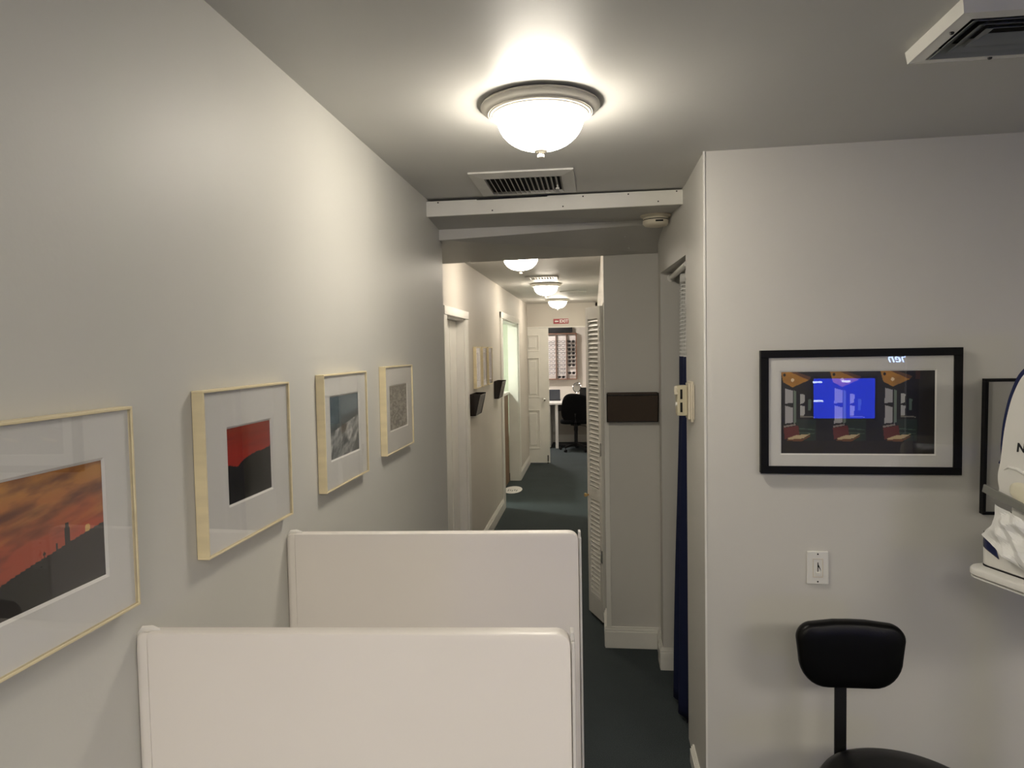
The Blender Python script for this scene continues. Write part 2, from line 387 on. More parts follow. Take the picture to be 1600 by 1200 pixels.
# door 3 : panelled leaf closed at the corridor end
def panel_leaf(bm, x0, x1, y0, y1, z0, z1, panels):
    zs = sorted({z0, z1} | {p[2] for p in panels} | {p[3] for p in panels})
    px0, px1 = panels[0][0], panels[0][1]
    box(bm, x0, px0, y0, y1, z0, z1); box(bm, px1, x1, y0, y1, z0, z1)
    for a, c in zip(zs, zs[1:]):
        pan = any(abs(p[2] - a) < 1e-6 for p in panels)
        if not pan: box(bm, px0, px1, y0, y1, a, c)
        else:
            box(bm, px0, px1, y0 + 0.012, y1, a, c)
            box(bm, px0 + 0.035, px1 - 0.035, y0 + 0.002, y0 + 0.016, a + 0.035, c - 0.035, 0.010)
            frame_ring(bm, px0 - .012, px1 + .012, a - .012, c + .012, 0.014, y0 - .009, y0 + .001, 'xz', 0.003)
b = nb(); panel_leaf(b, -1.08, -0.69, 10.852, 10.892, 0.012, 2.08, [(-1.035, -0.845, 0.24, 0.82), (-1.035, -0.845, 1.03, 1.62), (-1.035, -0.845, 1.74, 1.965)])
d3 = struct('door_3', b, M['trim'], 'narrow white panelled door leaf at the end of the corridor', cat='door')
b = nb(); lathe(b, [(0.026, 0), (0.026, 0.006), (0.010, 0.010), (0.010, 0.03), (0.028, 0.042), (0.031, 0.055), (0.024, 0.070), (0, 0.074)], n=24, mtx=Matrix.Translation((-0.765, 10.852, 0.99)) @ Matrix.Rotation(PI / 2, 4, 'X'))
tag(obj('door_knob', b, M['chrome'], d3, True), 'brushed metal knob')
b = nb(); box(b, -0.728, -0.712, 10.842, 10.852, 0.03, 0.13, 0.002); lathe(b, [(0.012, 0), (0.012, 0.02), (0, 0.022)], -0.72, 10.845, 0.0, n=12)
tag(obj('floor_bolt', b, M['black_metal'], d3), 'dark floor bolt')
b = nb(); box(b, -1.10, 0.03, 10.84, 10.855, 2.082, 2.10, 0.002)
struct('trim_6', b, M['trim'], 'thin head casing above the end doorway', cat='trim')

# ------------------------------------------------------------------ ceiling lights
def dome_profile():
    R, D = 0.122, 0.088
    pr = [(0.105, 0.0)]
    for k in range(13):
        a = k / 12 * PI / 2
        pr.append((R * math.cos(a) ** 0.85 if k < 12 else 0, -0.006 - D * math.sin(a) ** 1.0))
    return pr
def make_lamp(x, y, label, m):
    t = thing('ceiling_light', label, 'ceiling light', (x, y, HC), 0, 'domed ceiling lights')
    b = nb(); lathe(b, [(0.13, -0.006), (0.168, -0.006), (0.170, -0.012), (0.164, -0.018), (0.158, -0.022), (0.151, -0.027), (0.149, -0.030), (0.146, -0.029), (0.145, -0.032), (0.141, -0.034), (0.139, -0.033), (0.137, -0.036), (0.130, -0.037), (0.126, -0.034), (0.126, -0.006)], n=72)
    obj('pan', b, M['fixture'], t, True)
    b = nb(); lathe(b, [(0.150, 0), (0.150, -0.006), (0.13, -0.008)], n=48)
    obj('mounting_plate', b, M['dark_gap'], t)
    b = nb(); pr = [(r * 1.02, z * 1.04 - 0.030) for r, z in dome_profile()]; lathe(b, pr, n=64)
    tag(obj('glass_shade', b, m, t, True), 'glowing white glass bowl')
    b = nb(); lathe(b, [(r, z + 0.023) for r, z in [(0.0, -0.146), (0.014, -0.150), (0.020, -0.152), (0.019, -0.156), (0.016, -0.158), (0.006, -0.161), (0.006, -0.163), (0.010, -0.166), (0.010, -0.173), (0.006, -0.177), (0, -0.178)]], n=24)
    obj('finial', b, M['fixture'], t, True)
    return t
make_lamp(-0.144, 2.06, 'large lit glass-bowl ceiling light nearest, in front of the soffit', M['lamp_near'])
make_lamp(-0.515, 5.12, 'lit corridor ceiling light half hidden by the soffit edge', M['lamp_far'])
make_lamp(-0.498, 7.55, 'lit corridor ceiling light just beyond the small corridor ceiling vent', M['lamp_far'])
make_lamp(-0.495, 9.95, 'farthest lit corridor ceiling light, above the exit sign', M['lamp_far'])
def troffer(x, y, label):
    t = thing('ceiling_troffer', label, 'ceiling light', (x, y, HC), 0, 'recessed ceiling panels behind the viewer')
    b = nb()
    for x0, x1, y0, y1 in ((-.62, .62, -.46, -.42), (-.62, .62, .42, .46), (-.62, -.58, -.42, .42), (.58, .62, -.42, .42)): box(b, x0, x1, y0, y1, -0.02, 0, .003)
    obj('frame', b, M['white_plastic'], t)
    b = nb(); box(b, -.58, .58, -.42, .42, -0.012, -0.006); obj('diffuser', b, M['lamp_rear'], t)
troffer(0.05, -1.2, 'lit ceiling panel behind the viewer, nearer the left wall')
troffer(2.0, -1.1, 'lit ceiling panel behind the viewer, toward the right wall')
# side room and far office lamps of the same kind (out of view)
def plain_lamp(x, y, col, e, r=0.15, nm='ceiling_light', label='', grp=None, body='pan'):
    t = thing('ceiling_light', label, 'ceiling light', (x, y, HC))
    b = nb(); lathe(b, [(r, 0), (r, -0.03), (r * .9, -0.035)], n=32); obj('pan', b, M['fixture'], t)
    b = nb(); lathe(b, [(r * .88, -0.034), (r * .85, -0.06), (r * .6, -0.08), (0, -0.09)], n=32); obj('glass_shade', b, emis('lit_shade', col, e), t, True)
plain_lamp(-2.1, 8.3, (0.95, 1.0, 0.87), 30, label='round lit ceiling light in the mint side room')
plain_lamp(-1.2, 12.2, (1.0, 0.92, 0.84), 24, label='round lit ceiling light in the far office')

# ------------------------------------------------------------------ ceiling vents
t = thing('ceiling_vent', 'white metal ceiling register with curved vertical blades above the fascia board', 'vent', (-0.275, 2.995, HC))
b = nb()
X0, X1, Y0, Y1 = -0.195, 0.205, -0.215, 0.215
fr = [(-0.210, -0.205), (0.205, -0.205), (0.205, 0.205), (-0.210, 0.205)]
ins = [(-0.155, -0.14), (0.155, -0.14), (0.155, 0.15), (-0.155, 0.15)]
tt = bmesh.new()
o1 = [tt.verts.new((x, y, 0)) for x, y in fr]; o2 = [tt.verts.new((x, y, -0.006)) for x, y in fr]; i2 = [tt.verts.new((x, y, -0.014)) for x, y in ins]; i1 = [tt.verts.new((x, y, 0)) for x, y in ins]
for A, B in ((o1, o2), (o2, i2), (i2, i1)):
    for i in range(4): tt.faces.new((A[i], A[(i + 1) % 4], B[(i + 1) % 4], B[i]))
bmesh.ops.recalc_face_normals(tt, faces=tt.faces); join(b, tt)
obj('vent_frame', b, M['vent'], t)
b = nb()
for k in range(15):
    x = -0.142 + k * 0.0205
    prof = [(x + 0.012 * math.sin(q / 5 * 1.2), -0.002 - 0.016 * q / 5) for q in range(6)]
    tt = bmesh.new(); A = [tt.verts.new((px, -0.14, pz)) for px, pz in prof]; B = [tt.verts.new((px, 0.148, pz)) for px, pz in prof]
    A2 = [tt.verts.new((px + .0015, -0.14, pz)) for px, pz in prof]; B2 = [tt.verts.new((px + .0015, 0.148, pz)) for px, pz in prof]
    for i in range(5): tt.faces.new((A[i], A[i + 1], B[i + 1], B[i])); tt.faces.new((A2[i], A2[i + 1], B2[i + 1], B2[i]))
    tt.faces.new((A[5], A2[5], B2[5], B[5]))
    bmesh.ops.recalc_face_normals(tt, faces=tt.faces); join(b, tt)
obj('blade', b, M['vent'], t)
b = nb(); box(b, -0.155, 0.155, -0.14, 0.15, -0.0015, -0.0005); tag(obj('duct_shade_sheet', b, M['dark_gap'], t), 'near-black sheet painted as the duct shade behind the blades')  # thin black sheet in place of real duct depth
b = nb(); tube(b, [(0.132, 0.02, -0.01), (0.132, 0.02, -0.026)], 0.004); box(b, 0.124, 0.140, 0.012, 0.028, -0.03, -0.024, 0.002); obj('lever', b, M['vent'], t)

t = thing('ceiling_diffuser', 'square white ceiling air diffuser at the top right of the room', 'vent', (0.757, 1.537, HC))
b = nb(); W = 0.50
def sq_ring(bm, a, bb, z0, z1, m0, th=0.0012):
    """sloping square ring from half size a at z0 to bb at z1, centred (W/2, ?)"""
    tt = bmesh.new(); cx, cy = W / 2 - 0.002, 0.177
    ax, ay = a; bx2, by2 = bb
    q = [(-1, -1), (1, -1), (1, 1), (-1, 1)]
    A = [tt.verts.new((cx + sx * ax, cy + sy * ay, z0)) for sx, sy in q]; B = [tt.verts.new((cx + sx * bx2, cy + sy * by2, z1)) for sx, sy in q]
    A2 = [tt.verts.new((cx + sx * ax, cy + sy * ay, z0 - th)) for sx, sy in q]; B2 = [tt.verts.new((cx + sx * bx2, cy + sy * by2, z1 - th)) for sx, sy in q]
    for P, Q in ((A, B), (A2, B2), (B, B2), (A, A2)):
        for i in range(4): tt.faces.new((P[i], P[(i + 1) % 4], Q[(i + 1) % 4], Q[i]))
    bmesh.ops.recalc_face_normals(tt, faces=tt.faces); join(bm, tt)
HX, HY = 0.25, 0.136
sq_ring(b, (HX, HY), (HX - .004, HY - .004), 0, -0.028, None)
sq_ring(b, (HX - .004, HY - .004), (HX - .032, HY - .030), -0.027, -0.030, None)
sq_ring(b, (HX - .032, HY - .030), (HX - .034, HY - .032), -0.029, -0.01, None)
obj('diffuser_frame', b, M['white_plastic'], t)
b = nb()
for k, s in enumerate((0.044, 0.070, 0.096)):
    sq_ring(b, (HX - s - .03, HY - s - .02), (HX - s + 0.006, HY - s + 0.006), -0.010 - .001 * k, -0.032 + 0.002 * k, None)
obj('louver_ring', b, M['vent_grey'], t)
b = nb(); box(b, 0.02, 0.476, 0.06, 0.29, -0.004, -0.002); obj('duct_shade_sheet', b, M['dark_gap'], t)  # flat dark sheet, painted in place of the duct's shade
for sx, sy in ((0.021, 0.135), (0.18, 0.294)):
    b = nb(); lathe(b, [(0.005, -0.027), (0.005, -0.031), (0.004, -0.034), (0, -0.035)], sx, sy, 0.0, n=12); obj('screw', b, M['black_metal'], t)

t = thing('ceiling_vent', 'small ceiling register in the corridor before the second lamp', 'vent', (-0.49, 6.90, HC))
b = nb(); tt = None
for x0, x1, y0, y1 in ((-.155, .155, -.13, -.09), (-.155, .155, .09, .13), (-.155, -.11, -.09, .09), (.11, .155, -.09, .09)): box(b, x0, x1, y0, y1, -0.012, 0, 0.003)
obj('vent_frame', b, M['vent'], t)
b = nb()
for k in range(8): box(b, -.10 + k * .027, -.088 + k * .027, -.09, .09, -0.011, -0.002, mtx=None)
obj('blade', b, M['vent'], t)
b = nb(); box(b, -.11, .11, -.09, .09, -0.0015, -0.0005); obj('duct_shade_sheet', b, M['dark_gap'], t)  # dark sheet under the ceiling imitates the shaded duct
b = nb(); box(b, -0.40, -0.08, 8.62, 8.98, HC - 0.010, HC, 0.002)
tag(obj('access_panel', b, M['ceiling']), 'thin flush access panel in the corridor ceiling near the farthest lamp', 'access panel')

# smoke detector
t = thing('smoke_detector', 'round ivory smoke detector under the first soffit at right', 'smoke detector', (0.306, 3.545, 2.392))
b = nb(); lathe(b, [(0.074, 0.004), (0.074, -0.006), (0.068, -0.010), (0.060, -0.012)], n=48); obj('base_plate', b, M['ivory'], t, True)
b = nb(); lathe(b, [(0.060, -0.012), (0.060, -0.022), (0.058, -0.024), (0.062, -0.026), (0.062, -0.040), (0.054, -0.050), (0.035, -0.054), (0, -0.055)], n=48); obj('housing', b, M['ivory'], t, True)
b = nb(); lathe(b, [(0.0605, -0.0215), (0.0612, -0.0235), (0.0605, -0.0255)], n=48); box(b, -0.006, 0.03, -0.0625, -0.061, -0.039, -0.031); obj('sensing_slot', b, M['black_plastic'], t)

# ------------------------------------------------------------------ pictures
def hash2(i, j, s=0):
    v = math.sin(i * 127.1 + j * 311.7 + s * 74.7) * 43758.5453
    return v - math.floor(v)
def vnoise(x, y, s=0):
    i, j = math.floor(x), math.floor(y); fx, fy = x - i, y - j
    fx = fx * fx * (3 - 2 * fx); fy = fy * fy * (3 - 2 * fy)
    return (hash2(i, j, s) * (1 - fx) + hash2(i + 1, j, s) * fx) * (1 - fy) + (hash2(i, j + 1, s) * (1 - fx) + hash2(i + 1, j + 1, s) * fx) * fy
def fbm(x, y, s=0, o=4):
    t_, a = 0, 0.5
    for k in range(o): t_ += a * vnoise(x * 2 ** k, y * 2 ** k, s + k); a *= 0.5
    return t_ / (1 - 0.5 ** o)
def mixc(a, b, t_): t_ = max(0, min(1, t_)); return tuple(a[i] * (1 - t_) + b[i] * t_ for i in range(3))

def art_mesh(name, w_, h_, nu, nv, fn, parent, origin, du, dv):
    """printed photograph: grid with colours from fn(u, v), v up"""
    me = bpy.data.meshes.new(name)
    O = Vector(origin); du = Vector(du); dv = Vector(dv)
    vs = [O + du * (w_ * i / nu) + dv * (h_ * j / nv) for j in range(nv + 1) for i in range(nu + 1)]
    fs = [(j * (nu + 1) + i, j * (nu + 1) + i + 1, (j + 1) * (nu + 1) + i + 1, (j + 1) * (nu + 1) + i) for j in range(nv) for i in range(nu)]
    me.from_pydata([tuple(v) for v in vs], [], fs)
    ca = me.color_attributes.new('Col', 'BYTE_COLOR', 'CORNER')
    arr = []
    for j in range(nv):
        for i in range(nu):
            c = lin(tuple(max(0, min(255, q)) for q in fn((i + .5) / nu, (j + .5) / nv)))
            arr += [c[0], c[1], c[2], 1.0] * 4
    ca.data.foreach_set('color', arr)
    me.materials.append(M['print'])
    o = bpy.data.objects.new(name, me); C.objects.link(o); o.parent = parent
    return o

def art_sunset_clouds(u, v):
    n = fbm(u * 3 + v * 1.5, v * 9 - u * 2, 1, 5)
    sky = mixc((200, 90, 60), (215, 150, 75), (v - .45) * 2.2)
    sky = mixc(sky, (120, 70, 50), (n - .45) * 3.2)
    sky = mixc(sky, (225, 160, 80), (fbm(u * 2, v * 12 - u * 3, 9) - .55) * 3)
    g = math.hypot((u - .86) * 1.5, v - .46)
    sky = mixc(sky, (240, 90, 50), max(0, .5 - g * 1.6)); 
    if g < .035: sky = (255, 205, 120)
    hor = .16 + .30 * u ** 0.8 + .012 * fbm(u * 9, 0, 4)
    sky = tuple(q * .92 for q in sky)
    c = sky if v > hor else (28, 24, 22)
    # standing figures
    for fu, hh in ((.70, .17), (.62, .06), (.53, .05)):
        base = .16 + .30 * fu ** 0.8
        y = (v - base) / hh
        if -.1 < y < 1:
            wd = .014 * hh / .12 * (0.9 if y < .5 else (1.15 if y < .8 else .55))
            if abs(u - fu) < wd: c = (30, 22, 20)
    return c
def art_red_dusk(u, v):
    hor = .50 + .10 * u + .05 * fbm(u * 6, 3, 2) - .07 * math.exp(-((u - .2) / .12) ** 2)
    if v > hor:
        c = mixc((170, 40, 26), (150, 55, 30), (v - .6) * 2.5)
        return mixc(c, (120, 30, 30), (fbm(u * 2, v * 14, 3) - .5) * 1.6)
    if math.hypot((u - .22) * 1.0, (v - .53)) < .035: return (240, 80, 60)
    return (18, 17, 16)
def art_sea(u, v):
    hor = .42 + .20 * u
    if v > hor:
        n = fbm(u * 2 + 3, v * 8, 5)
        c = mixc((125, 142, 150), (80, 96, 106), n * 1.3 - .1)
        return mixc(c, (55, 62, 66), max(0, .14 - (v - hor)) * 6)
    n = fbm(u * 9 - v * 7, v * 6 + u * 3, 6, 5)
    c = mixc((85, 90, 94), (215, 215, 212), (n - .35) * 2.4)
    g = math.hypot(u - .45, v - .5)
    return mixc((85, 70, 60), c, g * 6)
def art_grey_water(u, v):
    n = fbm(u * 14, v * 26, 8, 4)
    c = mixc((92, 90, 86), (185, 182, 172), (n - .32) * 2.3)
    return mixc(c, (70, 68, 64), (v - .75) * 2)
def art_text(seed):
    def f(u, v):
        r = int(v * 24)
        n = fbm(u * 9, v * 20, seed, 3)
        c = mixc((175, 160, 140), (70, 55, 48), (n - .38) * 4)
        return mixc(c, (150, 140, 140), .4 if r % 3 == 0 else 0)
    return f
def inpoly(x, y, P):
    k = False; n = len(P)
    for i in range(n):
        x1, y1 = P[i]; x2, y2 = P[(i + 1) % n]
        if (y1 > y) != (y2 > y) and x < (x2 - x1) * (y - y1) / (y2 - y1) + x1: k = not k
    return k
def art_train(u, v):
    # three repeats of an old railway carriage interior (y down in 0..570 of the print, x per repeat 0..345)
    X = u * 1060; Y = (1 - v) * 570
    rep = int(X // 345); x = X - rep * 345; y = Y
    if rep > 2: rep = 2; x = X - 690
    c = (16, 15, 14)
    n = fbm(x / 60 + rep * 3, y / 60, 11)
    if y > 330 and 110 < x < 250: c = (26 + 10 * n, 40 + 12 * n, 30 + 8 * n)
    if y > 480: c = (24 + 14 * n, 20 + 10 * n, 17)
    if inpoly(x, y, [(0, 0), (60, 0), (200, 60), (85, 110), (20, 75)]): c = (150 + 60 * n, 105 + 40 * n, 40)
    if inpoly(x, y, [(60, 0), (100, 0), (215, 40), (200, 62)]): c = (100, 62, 36)
    if inpoly(x, y, [(28, 112), (100, 125), (103, 370), (22, 385)]): c = (22, 22, 20)
    for a, bq in ((118, 222), (236, 360)):
        if inpoly(x, y, [(34, a), (86, a + 14), (86, bq - 6), (30, bq)]): c = (178, 176, 176)
    if inpoly(x, y, [(92, 128), (112, 138), (110, 350), (92, 365)]): c = (112, 128, 112)
    if inpoly(x, y, [(22, 375), (104, 362), (104, 372), (22, 388)]): c = (150, 140, 128)
    for a, bq in ((160, 225), (240, 312)):
        if inpoly(x, y, [(140, a - 5), (170, a), (168, bq - 8), (140, bq)]): c = (190, 190, 186)
    if inpoly(x, y, [(138, 305), (240, 312), (240, 320), (138, 318)]): c = (130, 125, 110)
    if inpoly(x, y, [(196, 190), (216, 195), (214, 270), (194, 270)]): c = (90, 110, 95)
    if inpoly(x, y, [(20, 390), (125, 372), (135, 440), (30, 470)]): c = (104, 40, 34)
    if inpoly(x, y, [(130, 390), (240, 400), (240, 406), (130, 398)]) or inpoly(x, y, [(130, 420), (240, 426), (240, 431), (130, 426)]): c = (70, 92, 74)
    if inpoly(x, y, [(48, 462), (110, 440), (208, 432), (160, 462), (60, 474)]): c = (206, 184, 140)
    if inpoly(x, y, [(48, 470), (160, 464), (206, 440), (206, 450), (150, 482), (48, 480)]): c = (120, 74, 36)
    if math.hypot(x - 84, y - 60) < 12: c = (250, 225, 180)
    if math.hypot(x - 28, y - 24) < 10: c = (20, 16, 14)
    if X > 950: c = (30 + 8 * n, 27 + 6 * n, 26)
    if 925 < X < 960 and y < 60: c = (60, 30, 22)
    return c

def wall_picture(x_wall, depth, y0, y1, z0, z1, art, artfn, label, group, fw=0.0045, res=70, name='framed_picture', tilt=0):
    """box frame hung on a wall facing +x; y0 nearest edge. art=(ya,yb,za,zb)"""
    t = thing(name, label, 'picture', (x_wall, (y0 + y1) / 2, z0), 0, group)
    yc = (y0 + y1) / 2
    hw = (y1 - y0) / 2; h = z1 - z0
    b = nb(); frame_ring(b, -hw, hw, 0, h, fw, 0.001, depth, 'yz', 0.0008); obj('frame', b, M['maple'], t)
    a0, a1, c0, c1 = art[0] - yc, art[1] - yc, art[2] - z0, art[3] - z0
    b = nb(); e = 0.0042; xm = depth - 0.006
    box(b, xm - .002, xm, -hw + fw, a0 - e, fw, h - fw); box(b, xm - .002, xm, a1 + e, hw - fw, fw, h - fw)
    box(b, xm - .002, xm, a0 - e, a1 + e, fw, c0 - e); box(b, xm - .002, xm, a0 - e, a1 + e, c1 + e, h - fw)
    obj('mat_board', b, M['mat_board'], t)
    b = nb(); tt = bmesh.new()
    O = [(a0 - e, c0 - e), (a1 + e, c0 - e), (a1 + e, c1 + e), (a0 - e, c1 + e)]; I = [(a0, c0), (a1, c0), (a1, c1), (a0, c1)]
    A = [tt.verts.new((xm - .0002, p, q)) for p, q in O]; B = [tt.verts.new((xm - .003, p, q)) for p, q in I]
    for i in range(4): tt.faces.new((A[i], A[(i + 1) % 4], B[(i + 1) % 4], B[i]))
    join(b, tt); obj('mat_bevel', b, M['mat_core'], t)
    art_mesh('print', a1 - a0 + .004, c1 - c0 + .004, res, int(res * (c1 - c0) / (a1 - a0)), artfn, t, (xm - .0035, a0 - .002, c0 - .002), (0, 1, 0), (0, 0, 1))
    b = nb(); box(b, depth - .0035, depth - .0015, -hw + fw, hw - fw, fw, h - fw); obj('glass', b, M['glass'], t)
    b = nb(); box(b, 0.001, 0.004, -hw + fw, hw - fw, fw, h - fw); obj('backing_board', b, M['mat_core'], t)
    return t
G = 'maple framed photographs on the left wall'
wall_picture(XL, .025, 0.668, 1.050, 1.352, 1.672, (0.735, 0.984, 1.422, 1.596), art_sunset_clouds, 'maple-framed photo of an orange cloudy sunset with standing figure, nearest on left wall', G, res=150)
wall_picture(XL, .025, 1.256, 1.637, 1.362, 1.684, (1.352, 1.544, 1.446, 1.601), art_red_dusk, 'maple-framed photo of a plain red dusk sky over black hills', G, res=90)
wall_picture(XL, .025, 1.857, 2.226, 1.366, 1.692, (1.915, 2.158, 1.449, 1.626), art_sea, 'maple-framed blue-grey photo of foaming waves', G, res=90)
wall_picture(XL, .025, 2.433, 2.810, 1.382, 1.700, (2.500, 2.740, 1.465, 1.626), art_grey_water, 'maple-framed grey photo farthest along the left wall', G, res=80)
G2 = 'small framed prints on the corridor wall'
for (ya, yb, lb, sd) in ((5.90, 6.14, 'small pale-framed print nearest on the corridor wall', 21), (6.26, 6.50, 'small pale-framed print, middle of three on the corridor wall', 22), (6.61, 6.85, 'small pale-framed print, last of three on the corridor wall', 23)):
    wall_picture(XC, .028, ya, yb, 1.43, 1.785, (ya + .055, yb - .055, 1.49, 1.735), art_text(sd), lb, G2, fw=0.010, res=24)

def front_picture(x0, x1, z0, z1, y_wall, depth, fw, art, artfn, label, matm, res, rot=0.0, artw_bevel=0.005):
    t = thing('framed_picture', label, 'picture', ((x0 + x1) / 2, y_wall, z0)); t.rotation_euler = (rot, 0, math.radians(-2.55))
    xc = (x0 + x1) / 2; hw = (x1 - x0) / 2; h = z1 - z0
    b = nb(); frame_ring(b, -hw, hw, 0, h, fw, -depth, -0.001, 'xz', 0.0012); obj('frame', b, M['black_wood'], t)
    a0, a1, c0, c1 = art[0] - xc, art[1] - xc, art[2] - z0, art[3] - z0
    e = artw_bevel; ym = -depth + 0.008
    b = nb()
    box(b, -hw + fw, a0 - e, ym, ym + .002, fw, h - fw); box(b, a1 + e, hw - fw, ym, ym + .002, fw, h - fw)
    box(b, a0 - e, a1 + e, ym, ym + .002, fw, c0 - e); box(b, a0 - e, a1 + e, ym, ym + .002, c1 + e, h - fw)
    obj('mat_board', b, matm, t)
    b = nb(); tt = bmesh.new()
    O = [(a0 - e, c0 - e), (a1 + e, c0 - e), (a1 + e, c1 + e), (a0 - e, c1 + e)]; I = [(a0, c0), (a1, c0), (a1, c1), (a0, c1)]
    A = [tt.verts.new((p, ym + .0002, q)) for p, q in O]; B = [tt.verts.new((p, ym + .0025, q)) for p, q in I]
    for i in range(4): tt.faces.new((A[i], A[(i + 1) % 4], B[(i + 1) % 4], B[i]))
    join(b, tt); obj('mat_bevel', b, M['mat_core'], t)
    art_mesh('print', a1 - a0 + .004, c1 - c0 + .004, res, int(res * (c1 - c0) / (a1 - a0)), artfn, t, (a0 - .002, ym + .003, c0 - .002), (1, 0, 0), (0, 0, 1))
    b = nb(); box(b, -hw + fw, hw - fw, -depth + .003, -depth + .005, fw, h - fw); obj('glass', b, M['glass'], t)
    b = nb(); box(b, -hw + fw, hw - fw, -.004, -.001, fw, h - fw); obj('backing_board', b, M['mat_core'], t)
    return t
front_picture(0.590, 1.252, 1.293, 1.733, YW - .022, .032, 0.027, (0.661, 1.167, 1.365, 1.655), art_train, 'black-framed wide photo of railway carriage windows and seats above the light switch', M['mat_board'], 230)
front_picture(1.318, 1.90, 1.158, 1.625, YW - .056, .028, 0.010, (1.415, 1.80, 1.24, 1.545), lambda u, v: (88 + 20 * fbm(u * 4, v * 5, 3), 88 + 18 * fbm(u * 4, v * 5, 3), 84), 'thin black-framed picture with wide grey mat behind the white eye instrument', M['mat_grey'], 40, rot=0.02)

# ------------------------------------------------------------------ white partition panels
def partition(y, ztop, label):
    t = thing('partition_panel', label, 'partition', (XL, y, 0), math.radians(3.9), 'white divider panels standing out from the left wall')
    L_ = 0.715; r = 0.022; x_in = 0.024
    pts = [(x_in, 0.02), (L_, 0.02), (L_, ztop - r)]
    pts += [(L_ - r + r * math.cos(a), ztop - r + r * math.sin(a)) for a in (PI / 8, PI / 4, 3 * PI / 8, PI / 2)]
    pts += [(x_in, ztop)]
    b = nb(); prism(b, [(p, 0, q) for p, q in pts], (0, 0.030, 0), bev=0.004)
    obj('panel', b, M['panel'], t, True)
    # rolled wall-side edge
    b = nb()
    prof = [(0.001, 0.030), (0.001, 0.012), (0.006, 0.0045), (0.014, 0.001), (0.0245, 0.001), (0.0245, 0.030)]
    pr = []
    for x, yy in prof: pr.append((x, yy))
    tt = bmesh.new()
    prev = None
    for zz, sc in ((0.02, 1), (ztop - 0.03, 1), (ztop - 0.012, 0.94), (ztop - 0.004, 0.8), (ztop - 0.001, 0.6)):
        ring = [tt.verts.new((0.0245 - (0.0245 - x) * sc, 0.030 - (0.030 - yy) * (0.6 + .4 * sc), zz)) for x, yy in pr]
        if prev:
            for i in range(len(ring)): tt.faces.new((prev[i], prev[(i + 1) % len(ring)], ring[(i + 1) % len(ring)], ring[i]))
        else: tt.faces.new(ring)
        prev = ring
    tt.faces.new(prev); bmesh.ops.recalc_face_normals(tt, faces=tt.faces); join(b, tt)
    obj('wall_edge', b, M['panel'], t, True)
    b = nb(); box(b, L_ + 0.0005, L_ + 0.006, -0.003, 0.034, 0.02, ztop - 0.012, 0.0015); box(b, L_ - .001, L_ + 0.005, 0.004, 0.026, ztop - .03, ztop + 0.001, 0.001)
    obj('edge_strip', b, M['panel_edge'], t)
    b = nb(); tube(b, [(0.002, 0.018, ztop - 0.03), (0.005, 0.018, ztop - 0.008), (0.012, 0.016, ztop + 0.001), (0.026, 0.015, ztop + 0.003), (0.04, 0.015, ztop + .001)], [0.005, .006, .006, .005, .002], 8)
    obj('caulk_bead', b, M['caulk'], t, True)
    return t
partition(1.058, 1.300, 'white divider panel nearest, cut off by the bottom of the photo')
partition(1.636, 1.312, 'white divider panel standing behind the nearest one')

# ------------------------------------------------------------------ light switch
t = thing('light_switch', 'white dimmer switch plate below the black-framed picture', 'light switch', (0.789, YW - .019, 0.950), math.radians(-2.55))
b = nb(); box(b, -0.037, 0.037, -0.008, 0, -0.060, 0.060, 0.003); obj('wall_plate', b, M['white_plastic'], t)
b = nb(); frame_ring(b, -0.0175, 0.0175, -0.034, 0.034, 0.0025, -0.0095, -0.007, 'xz', 0.0004); obj('dimmer_bezel', b, M['ivory'], t)
b = nb(); box(b, -0.0015, 0.0015, -0.0088, -0.0078, -0.02, 0.02); prism(b, [(0.0, -0.0088, 0.018), (0.012, -0.0088, -0.012), (0.0, -0.0088, 0.006)], (0, 0.001, 0)); obj('slider_slot', b, M['black_plastic'], t)
b = nb(); box(b, -0.008, 0.006, -0.015, -0.008, -0.025, -0.014, 0.0015); obj('slider_knob', b, M['white_plastic'], t)
for z in (-0.050, 0.050):
    b = nb(); lathe(b, [(0.003, 0), (0.0025, .001), (0, .0014)], n=12, mtx=Matrix.Translation((0, -0.008, z)) @ Matrix.Rotation(PI / 2, 4, 'X')); obj('screw', b, M['black_metal'], t)

# ------------------------------------------------------------------ thermostat on the doorway jamb wall
t = thing('thermostat', 'beige slotted thermostat box on wall edge beside navy curtain', 'thermostat', (XR, 2.99, 1.53))
b = nb(); box(b, -0.012, -0.001, -0.055, 0.06, -0.085, 0.080, 0.002); obj('wall_plate', b, M['ivory'], t)
b = nb(); box(b, -0.006, -0.002, -0.085, -0.05, -0.072, 0.070, 0.001); box(b, -0.020, -0.012, -0.04, 0.05, -0.075, 0.072, 0.002); obj('subplate', b, M['ivory'], t)
b = nb(); box(b, -0.062, -0.021, -0.015, 0.05, -0.062, 0.062, 0.003); obj('cover', b, M['beige'], t)
for z in (0.027, -0.027):
    b = nb(); box(b, -0.050, -0.041, -0.0165, -0.0145, z - 0.020, z + 0.020); obj('vent_slot', b, M['black_plastic'], t)
b = nb(); box(b, -0.074, -0.060, -0.012, -0.004, 0.034, 0.060, 0.003); lathe(b, [(0.007, 0), (0.007, 0.012), (0, 0.014)], n=16, mtx=Matrix.Translation((-0.060, -0.008, 0.030)) @ Matrix.Rotation(-PI / 2, 4, 'Y')); obj('lever', b, M['ivory'], t)
b = nb(); lathe(b, [(0.009, 0), (0.009, 0.006), (0, 0.008)], n=16, mtx=Matrix.Translation((-0.062, -0.006, -0.014)) @ Matrix.Rotation(-PI / 2, 4, 'Y')); obj('dial', b, M['white_plastic'], t)

